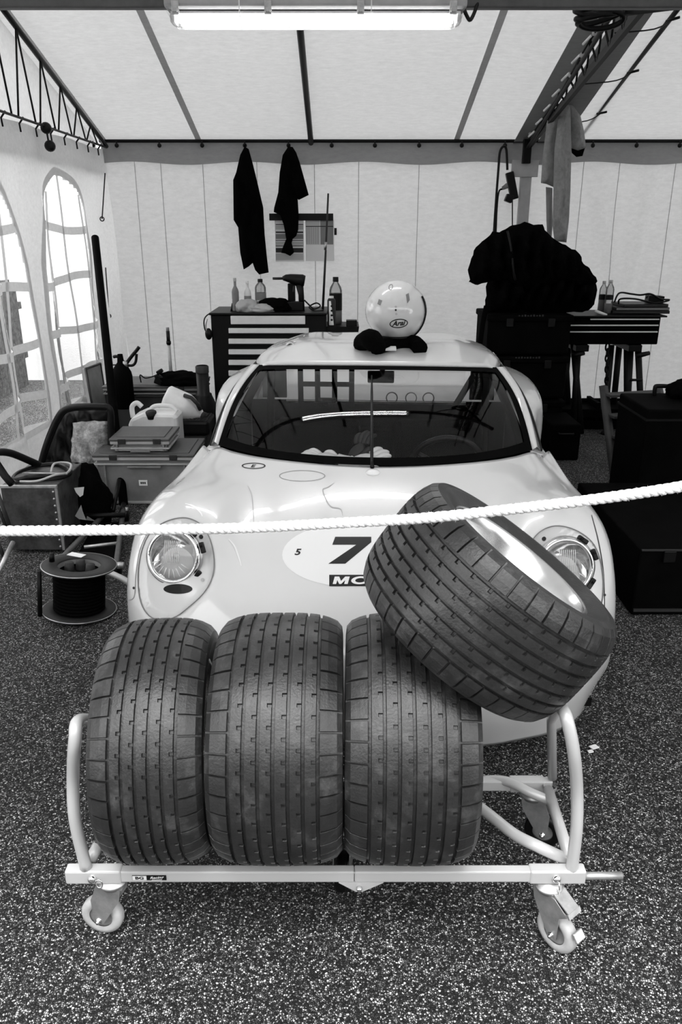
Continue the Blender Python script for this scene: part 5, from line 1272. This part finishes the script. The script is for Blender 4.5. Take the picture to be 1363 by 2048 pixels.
MB().tube([(-.135, -.09, .0), (-.135, -.09, zf)], .010, 8).build('stand_post', MATS['black_steel'], rl)
# laced cord with rings at the corner of the tent
ln = thing('corner_lacing', 'two thin cords with end rings in the left tent corner', 'cord', at(208, 350, 6.9))
for a, b_ in (((210, 346), (204, 438)), ((211, 535), (218, 632))):
    A, B = at(a[0], a[1], 6.85), at(b_[0], b_[1], 6.85); MB().tube([A, B], .005, 6).build('cord', MATS['black_plastic'], ln)
    MB().tube([B + Vector((.016 * math.cos(t_), 0, .016 * math.sin(t_))) for t_ in [2 * math.pi * k / 14 for k in range(14)]], .005, 6, closed=True).build('ring', MATS['dark_grey'], ln)
cup = thing('suction_knobs', 'two round black knobs hanging from the left gable truss', 'knob', at(92, 258, 5.6))
for px, py in ((92, 256), (100, 292)): MB().ball(at(px, py, 5.6), (.036, .036, .036), 14, 8).build('knob', MATS['black_plastic'], cup)
MB().tube([at(92, 256, 5.6), at(100, 300, 5.6)], .006, 6).build('link', MATS['black_plastic'], cup)
# ------------------------------------------------------------------ right side
# lead with socket block hung on the back rail
el = thing('extension_lead', 'black extension lead with socket block hanging from the back rail', 'extension lead', at(1008, 292, YB - .15))
YX = YB - .14
MB().tube(spline([at(985, 500, YX), at(990, 420, YX), at(996, 340, YX), at(999, 305, YX), at(1006, 293, YX), at(1012, 300, YX), at(1014, 340, YX)], 8), .010, 8).build('cord', MATS['black_plastic'], el)
MB().tube(spline([at(1004, 378, YX), at(997, 384, YX), at(993, 420, YX), at(990, 500, YX)], 6), .007, 8).build('cord', MATS['black_plastic'], el)
MB().tube([at(1024, 400, YX), at(1024, 455, YX)], .005, 6).build('cord', MATS['black_plastic'], el)
a, b = at(1016, 345, YX), at(1030, 398, YX); d = (b - a); MB().box((a + b) / 2, (.065, .05, d.length), rot=(0, R(-16) , 0), bev=.008).build('socket_block', MATS['black_plastic'], el)
MB().box(at(1017, 397, YX - .02), (.06, .06, .06), rot=(0, R(20), 0), bev=.006).build('plug', MATS['black_plastic'], el)
MB().tube([at(1014, 371, YX - .01), at(1004, 377, YX - .01)], [.022, .014], 10).build('plug', MATS['mid_grey'], el)
# shirt slung over the truss chord
YW = 6.35
sh = thing('grey_shirt', 'long pale grey shirt slung over the truss above the dark coat', 'shirt', at(1130, 210, YW))
def gm(outl, Y, th, m, nm, seed):
    vs, fs = garment('', '', '', outl, Y, th, None, seed); return MB().add(vs, fs, True).build(nm, MATS[m], sh)
gm([(1117,226),(1132,205),(1140,215),(1142,300),(1140,380),(1137,440),(1132,485),(1108,482),(1104,450),(1106,380),(1108,300)], YW - .04, .075, 'towel', 'hanging_sleeve', 1)
gm([(1094,232),(1118,226),(1110,300),(1106,374),(1092,368),(1081,366),(1084,320),(1090,270)], YW + .03, .06, 'towel', 'hanging_side', 2)
gm([(1132,206),(1146,212),(1160,232),(1167,262),(1171,295),(1155,301),(1141,296),(1140,250)], YW + .02, .06, 'towel', 'short_sleeve', 3)
gm([(1141,294),(1158,300),(1169,296),(1164,312),(1152,314),(1143,306)], YW + .03, .025, 'black_cloth', 'dark_cuff', 4)
gm([(1091,374),(1104,376),(1104,450),(1102,482),(1094,480),(1092,440)], YW + .10, .02, 'mid_grey', 'under_sleeve', 6)
# black coat and bag piled on black storage boxes
YG = 5.66
x0, x1 = at(972, 720, YG).x, at(1136, 720, YG).x
zs = [0, zof(800, YG), zof(712, YG), zof(628, YG)]
labs = ['black storage box at the bottom of the tall stack on the right', 'black storage box in the middle of the tall stack on the right', 'black storage box at the top of the stack, under the coat']
for i in range(3):
    z0, z1 = zs[i], zs[i + 1]
    t = thing('storage_box', labs[i], 'storage box', ((x0 + x1) / 2, YG + .25, z0), 'stacked black storage boxes')
    MB().box(((x0 + x1) / 2, YG + .26, (z0 + z1) / 2), (x1 - x0, .5, z1 - z0 - .012), bev=.02).build('shell', MATS['dull_black'], t)
    MB().box(((x0 + x1) / 2, YG + .255, z1 - .03), (x1 - x0 + .02, .52, .045), bev=.01).build('lid', MATS['dull_black'], t)
    for fx in (.25, .75): MB().box((x0 + (x1 - x0) * fx, YG - .008, z1 - .06), (.05, .016, .06), bev=.004).build('latch', MATS['black_plastic'], t)
    if i:
        for k in range(9):
            MB().box((x0 + (x1 - x0) * (.36 + .035 * k), YG - .003, z1 - .012), (.012, .004, .008 + .004 * (k % 3))).build('raised_mark', MATS['dark_grey'], t)
def pile(name, label, cat, outl, Y, th, seed, m='black_cloth', cl=.06):
    vs, fs = garment('', '', '', outl, Y, th, None, seed); P = [at(x, y, Y) for x, y in outl]
    t = thing(name, label, cat, (sum(q.x for q in P) / len(P), Y, min(q.z for q in P))); o = MB().add(vs, fs, True).build('cloth', MATS[m], t); cloud(o, cl, .12); return t
kb = pile('kit_bag', 'big bulging black kit bag on top of the storage box stack', 'bag', [(972,627),(971,600),(976,565),(990,540),(1040,520),(1100,510),(1150,520),(1180,545),(1193,580),(1190,610),(1175,620),(1130,626),(1040,627)], YG + .18, .20, 5)
MB().tube(spline([at(972, 612, YG + .05), at(966, 640, YG + .02), at(962, 670, YG), at(958, 700, YG)], 5), .018, 8, flat=.4).build('strap', MATS['black_cloth'], kb)
ct = pile('black_coat', 'black padded coat thrown over the kit bag on the right', 'coat', [(934,566),(936,540),(946,510),(962,482),(985,465),(1010,460),(1030,450),(1048,446),(1085,448),(1096,470),(1125,484),(1150,500),(1165,520),(1180,534),(1192,562),(1180,570),(1120,560),(1060,575),(1000,560),(970,562),(955,569)], YG + .02, .13, 8, cl=.09)
MB().tube(spline([at(1014, 462, YG - .10), at(1022, 500, YG - .12), at(1026, 540, YG - .12), at(1030, 560, YG - .1)], 5), .008, 6).build('zip', MATS['black_plastic'], ct)
# wide drawer cabinet on trestle legs
YR = 6.0
x0, x1 = at(1133, 660, YR).x, at(1318, 660, YR).x; zt, zb = zof(634, YR), zof(689, YR)
dc_ = thing('drawer_cabinet', 'black flat drawer cabinet with bright trim lines standing on trestles', 'cabinet', ((x0 + x1) / 2, YR + .2, zb))
MB().box(((x0 + x1) / 2, YR + .21, (zt + zb) / 2), (x1 - x0, .42, zt - zb), bev=.008).build('carcass', MATS['dull_black'], dc_)
MB().box(((x0 + x1) / 2 + .01, YR + .2, zt + .006), (x1 - x0 + .05, .46, .012), bev=.004).build('top', MATS['black_steel'], dc_)
ys = (637, 649, 662, 688)
for i, (y0, y1) in enumerate(zip(ys[:-1], ys[1:])):
    za, zb2 = zof(y0, YR), zof(y1, YR)
    d = MB().box(((x0 + x1) / 2, YR - .006, (za + zb2) / 2), (x1 - x0 - .03, .016, za - zb2 - .006), bev=.002).build('drawer', MATS['dull_black'], dc_)
    xx0 = at(1176 if i == 0 else 1135, y0, YR).x + .01
    MB().box(((xx0 + x1 - .02) / 2, YR - .016, za - .004), (x1 - .02 - xx0, .012, .009)).build('trim_strip', MATS['white_plastic'], d)
def legs(name, label, xs, Y):
    t = thing(name, label, 'trestle', (xs[0][0], Y, 0))
    return t
for nm, lab, pts in (('trestle', 'black trestle with clamp under the left end of the drawer cabinet', ((1160, 690, 1146, 868), (1150, 690, 1162, 868))), ('trestle', 'black splayed trestle under the right end of the drawer cabinet', ((1266, 690, 1252, 868), (1280, 690, 1284, 868)))):
    q = at((pts[0][0] + pts[1][0]) / 2, 868, YR + .1); t = thing(nm, lab, 'trestle', (q.x, YR + .15, 0), 'black trestles under the cabinet')
    for i, (xa, ya, xb, yb_) in enumerate(pts):
        for dy in (.05, .30):
            A = at(xa, ya, YR + .05); B = at(xb, yb_, YR + .05); MB().tube([(A.x, YR + dy + .06, zb), (B.x, YR + dy + (-.05 if dy < .1 else .05) + .06, 0)], .026, 8, flat=.6).build('leg', MATS['black_steel'], t)
    A = at(pts[0][0] + 5, 693, YR); MB().box((A.x, YR + .2, zb - .03), (.10, .40, .05), bev=.006).build('head_beam', MATS['black_steel'], t)
    MB().tube([at(pts[1][0] - 8, 712, YR), at(pts[1][0] + 18, 706, YR)], [.022, .016], 8).build('clamp_knob', MATS['black_plastic'], t)
    MB().tube([at(pts[0][0] - 8, 760, YR + .02), at(pts[1][0] + 4, 760, YR + .02)], .010, 8).build('brace', MATS['black_steel'], t)
# chain and strap between the trestles
ch = thing('hanging_chain', 'dark chain hanging from the middle of the drawer cabinet', 'chain', at(1215, 690, YR + .05))
for k in range(8):
    c = at(1214 - .2 * k, 694 + 11 * k, YR + .05); M_ = Matrix.Translation(c) @ Matrix.Rotation(R(90 * (k % 2)), 4, 'Z')
    MB().tube([M_ @ Vector((.014 * math.cos(a), 0, .030 * math.sin(a))) for a in [2 * math.pi * j / 14 for j in range(14)]], .007, 6, closed=True).build('chain_link', MATS['black_steel'], ch)
tp = thing('tripod_leg', 'black leg leaning beside the hanging chain under the cabinet', 'leg stand', at(1215, 868, YR)); MB().tube([at(1222, 690, YR + .1), at(1214, 780, YR + .08), at(1212, 868, YR + .05)], .024, 8).build('pole', MATS['black_steel'], tp); MB().lathe([(0, 0), (.05, 0), (.04, .015), (.025, .03)], (at(1212, 868, YR + .05).x, YR + .05, 0), 'z', 14).build('foot', MATS['black_plastic'], tp)
# on the cabinet: bottles, books, cables
ZC = zt + .012
bottle('water_bottle', 'small clear bottle at the right of the pair on the drawer cabinet', 1214, 627, 560, 16, YR + .12, MATS['bottle'], MATS['light_grey'], zb=ZC, lab=(.42, .56, 'ink'), fill=.3)
bottle('water_bottle', 'small clear bottle half hidden behind its neighbour on the drawer cabinet', 1201, 625, 562, 15, YR + .2, MATS['bottle'], MATS['light_grey'], zb=ZC, lab=(.42, .58, 'ink'), fill=.5)
tb_ = thing('paper_tube', 'white paper lying in front of the bottles on the drawer cabinet', 'paper', at(1200, 632, YR + .05)); MB().tube([at(1190, 622, YR + .08), at(1212, 631, YR + .02)], .012, 10).build('roll', MATS['paper'], tb_)
for i, (xa, xb, lab) in enumerate(((1224, 1336, 'dark folder at the bottom of the pile on the drawer cabinet'), (1228, 1334, 'pale-edged magazine in the pile on the drawer cabinet'), (1240, 1330, 'thin dark book at the top of the pile on the drawer cabinet'))):
    A, B = at(xa, 625, YR + .08), at(xb, 625, YR + .08); z_ = ZC + .018 + .024 * i
    t = thing('manual', lab, 'book', ((A.x + B.x) / 2, YR + .2, z_ - .012), 'manuals piled on the cabinet')
    MB().box(((A.x + B.x) / 2, YR + .18, z_), (B.x - A.x, .26, .022), rot=(0, 0, R(3 * i - 3)), bev=.002).build('cover', MATS['black_plastic' if i != 1 else 'dark_grey'], t)
    MB().box(((A.x + B.x) / 2, YR + .178, z_), (B.x - A.x - .006, .262, .014), rot=(0, 0, R(3 * i - 3))).build('pages', MATS['mid_grey' if i == 1 else 'dark_grey'], t)
t = thing('looped_cable', 'black cable looped on the pile of manuals', 'cable', at(1275, 600, YR + .15))
MB().tube(spline([at(1228, 604, YR + .1), at(1238, 586, YR + .15), at(1262, 588, YR + .2), at(1280, 590, YR + .15), at(1300, 588, YR + .1), at(1320, 598, YR + .1), at(1338, 600, YR + .15), at(1310, 606, YR + .1), at(1270, 598, YR + .08), at(1240, 598, YR + .1), at(1236, 608, YR + .12)], 6), .007, 8).build('cord', MATS['black_plastic'], t)
q = at(1308, 598, YR + .2); pw_ = thing('power_adapter', 'black power adapter block on the pile of manuals', 'adapter', (q.x, YR + .2, ZC + .08)); MB().box((q.x, YR + .2, ZC + .105), (.12, .09, .05), rot=(0, R(4), 0), bev=.006).build('block', MATS['black_plastic'], pw_); MB().tube([at(1296, 590, YR + .16), at(1292, 596, YR + .14)], .006, 6).build('lead', MATS['black_plastic'], pw_)
# low black crates, ladder, the big black cases
t = thing('low_shelf', 'low black shelf unit standing under the drawer cabinet', 'shelf', at(1190, 870, 6.2))
x0, x1 = at(1090, 830, 6.2).x, at(1300, 830, 6.2).x
for z in (zof(815, 6.2) - .05, zof(850, 6.2)): MB().box(((x0 + x1) / 2, 6.35, z), (x1 - x0, .3, .07), bev=.004).build('shelf_board', MATS['dull_black'], t)
MB().box(((x0 + x1) / 2, 6.48, .10), (x1 - x0, .02, .2)).build('back_board', MATS['dull_black'], t)
for fx in (.02, .5, .98): MB().box((x0 + (x1 - x0) * fx, 6.35, .11), (.03, .28, .22)).build('upright', MATS['dull_black'], t)
t = thing('floor_case', 'small black case on the ground left of the wooden ladder', 'case', at(1120, 900, 5.4)); a, b = at(1098, 880, 5.3).x, at(1160, 880, 5.3).x
MB().box(((a + b) / 2, 5.5, .13), (b - a, .4, .26), bev=.012).build('shell', MATS['dull_black'], t); MB().tube([((a + b) / 2 - .05, 5.29, .2), ((a + b) / 2 - .05, 5.27, .2), ((a + b) / 2 + .05, 5.27, .2), ((a + b) / 2 + .05, 5.29, .2)], .007, 6).build('handle', MATS['black_plastic'], t)
la = thing('wooden_ladder', 'dark wooden steps leaning by the black cases on the right', 'ladder', at(1232, 985, 4.65))
A, B = at(1206, 772, 5.0), gnd(1232, 986); A2, B2 = A + Vector((.36, .02, 0)), B + Vector((.40, .02, 0))
for a, b in ((A, B), (A2, B2)): MB().tube([a, b], .030, 4, flat=.5).build('rail', MATS['wood'], la)
for k in range(5):
    t_ = .08 + .2 * k; MB().box(A.lerp(B, t_).lerp(A2.lerp(B2, t_), .5), ((A2 - A).length, .09, .018), rot=(0, 0, R(14)), bev=.003).build('step', MATS['wood'], la)
t = thing('flight_case', 'large black case behind the low one at the right edge', 'case', at(1300, 900, 4.4)); xL = at(1238, 790, 4.42).x; zt2 = zof(784, 4.42)
MB().box((xL + .7, 4.2, zt2 / 2), (1.4, .44, zt2 - .01), bev=.01).build('shell', MATS['dull_black'], t); MB().box((xL + .7, 4.2, zt2 - .06), (1.41, .45, .012)).build('lid_seam', MATS['black_steel'], t)
for fx in (.3, 1.1): MB().box((xL + fx, 3.975, zt2 - .06), (.08, .012, .06), bev=.003).build('latch', MATS['black_steel'], t)
t2 = thing('tubular_frame', 'black tubular handle standing on the large black case', 'frame', at(1340, 780, 4.8))
MB().tube(spline([at(1308, 790, 4.36), at(1309, 776, 4.36), at(1314, 772, 4.36), at(1345, 773, 4.36), at(1400, 775, 4.36)], 5), .012, 8).build('tube', MATS['black_steel'], t2)
q = at(1362, 782, 4.3); crumple('dark_cloth', 'dark cloth bundle on the large black case at the frame edge', 'cloth', (q.x + .06, q.y, zt2 + .03), .12, .1, .06, MATS['black_cloth'], 31)
t = thing('equipment_case', 'long low black case on the ground at the right edge', 'case', gnd(1320, 1232)); xL = at(1268, 1180, 2.95).x; zc_ = zof(1098, 2.95)
MB().box((xL + .6, 3.4, zc_ / 2), (1.2, .9, zc_ - .006), bev=.008).build('shell', MATS['dull_black'], t)
MB().box((xL + .6, 2.946, zc_ - .004), (1.19, .008, .006)).build('lid_edge', MATS['dark_grey'], t); MB().box((xL + .6, 2.944, .03), (1.19, .008, .012)).build('base_strip', MATS['dark_grey'], t)
MB().box((xL + .12, 2.94, zc_ - .03), (.05, .014, .05), bev=.003).build('latch', MATS['black_steel'], t)
# cable wound round the truss top, string of small lamps
cw = thing('coiled_cable', 'black cable coiled around the truss near the ceiling', 'cable', at(1195, 28, 4.1))
for k in range(4):
    c = at(1193 + 3 * k, 22 + 6 * k, 4.1); MB().tube([c + Vector((.10 * math.cos(a) , .05 * math.sin(a), .025 * math.sin(a + k))) for a in [2 * math.pi * j / 24 for j in range(24)]], .012, 8, closed=True).build('coil', MATS['black_plastic'], cw)
MB().tube(spline([at(1060, -12, 3.9), at(1090, 0, 3.95), at(1125, 11, 4.0), at(1165, 17, 4.05), at(1230, 18, 4.1), at(1290, 6, 4.1), at(1380, -14, 4.1)], 6), .010, 8).build('cord', MATS['black_plastic'], cw)
MB().tube(spline([at(928, 20, 3.8), at(933, 32, 3.8), at(939, 40, 3.8), at(946, 30, 3.82), at(957, 0, 3.86), at(960, -12, 3.86)], 6), .008, 8).build('lamp_cord', MATS['black_plastic'], lamp)
fl_ = thing('festoon_string', 'string of small clear bulbs along the truss between the bays', 'string lights', at(1188, 65, 4.5))
pf = [(1192, 60), (1162, 110), (1140, 150), (1118, 190), (1086, 235), (1056, 280)]
def trp(px, py):     # on the truss line, just beside the gutter
    d = ray(px, py); return EYEV + d * ((XG2 - .01) / d.x)
MB().tube([trp(*q) for q in pf], .006, 6).build('cord', MATS['black_plastic'], fl_)
for px, py in ((1188, 66), (1163, 110), (1124, 131), (1140, 150), (1086, 205), (1108, 172), (1060, 268)):
    c = trp(px, py) if px not in (1124, 1086) else trp(px, py); MB().ball(c, .016, 10, 6).build('bulb', MATS['light_grey'], fl_)
# ------------------------------------------------------------------ outside the windows: neighbour tent, fence, parked things
nt_ = thing('neighbour_tent', 'white neighbouring tent seen through the left windows', 'tent', (-4.2, 6.2, 0))
MB().box((-3.7, 9.0, 1.3), (3.4, 1.2, 2.6)).build('tent_wall', MATS['white_cloth'], nt_)
MB().prism([(-5.5, 2.6), (-1.9, 2.6), (-3.7, 3.3)], 8.3, 9.7).build('tent_roof', MATS['white_cloth'], nt_)
hd = thing('woven_screen', 'dark weathered timber fence standing outside the left windows', 'fence', (-3.3, 4.8, 0))
rg3 = random.Random(5)
for k in range(26):
    y = 4.2 + .155 * k; h = 1.02 + rg3.uniform(-.05, .06); MB().box((-3.3 + rg3.uniform(-.01, .01), y, h / 2), (.025, .14, h), rot=(0, 0, rg3.uniform(-.03, .03))).build('fence_board', MATS['fence_wood'], hd)
for z in (.3, .8): MB().box((-3.33, 6.2, z), (.03, 4.2, .07)).build('fence_rail', MATS['fence_wood'], hd)
vn = thing('parked_trailer', 'pale rounded trailer outside the left window', 'trailer', (-4.0, 5.0, 0))
MB().box((-4.15, 4.6, .95), (.9, 1.4, 1.1), bev=.18, seg=4).build('trailer_body', MATS['light_grey'], vn); MB().lathe([(0, -.08), (.26, -.08), (.28, 0), (.26, .08), (0, .08)], (-3.75, 4.6, .28), 'x', 24).build('trailer_wheel', MATS['rubber_dark'], vn); MB().box((-3.70, 4.6, .55), (.05, .8, .25), bev=.02).build('mudguard', MATS['dark_grey'], vn)

# ------------------------------------------------------------------ unseen block added behind the camera to keep low sky off the tyres
pb = thing('sky_blocker', 'dark marquee added unseen behind the camera against low sky light', 'blocker', (0, -9, 0))
MB().box((0, -9, 1.5), (26, 3, 3.0)).build('blocker_body', MATS['dark_grey'], pb)
MB().prism([(-13, 3.0), (13, 3.0), (12.5, 4.2), (-12.5, 4.2)], -9.6, -8.4).build('roof', MATS['mid_grey'], pb)  # upper part of the added light-blocking shape

ps = thing('paper_scrap', 'tiny white paper scrap on the asphalt right of the trolley', 'paper', gnd(1187, 1496))
q = gnd(1187, 1496); MB().box((q.x, q.y, .004), (.03, .018, .003), rot=(0, R(8), R(30))).box((q.x - .018, q.y - .022, .004), (.016, .012, .003), rot=(0, R(-8), R(10))).build('scrap', MATS['paper'], ps)
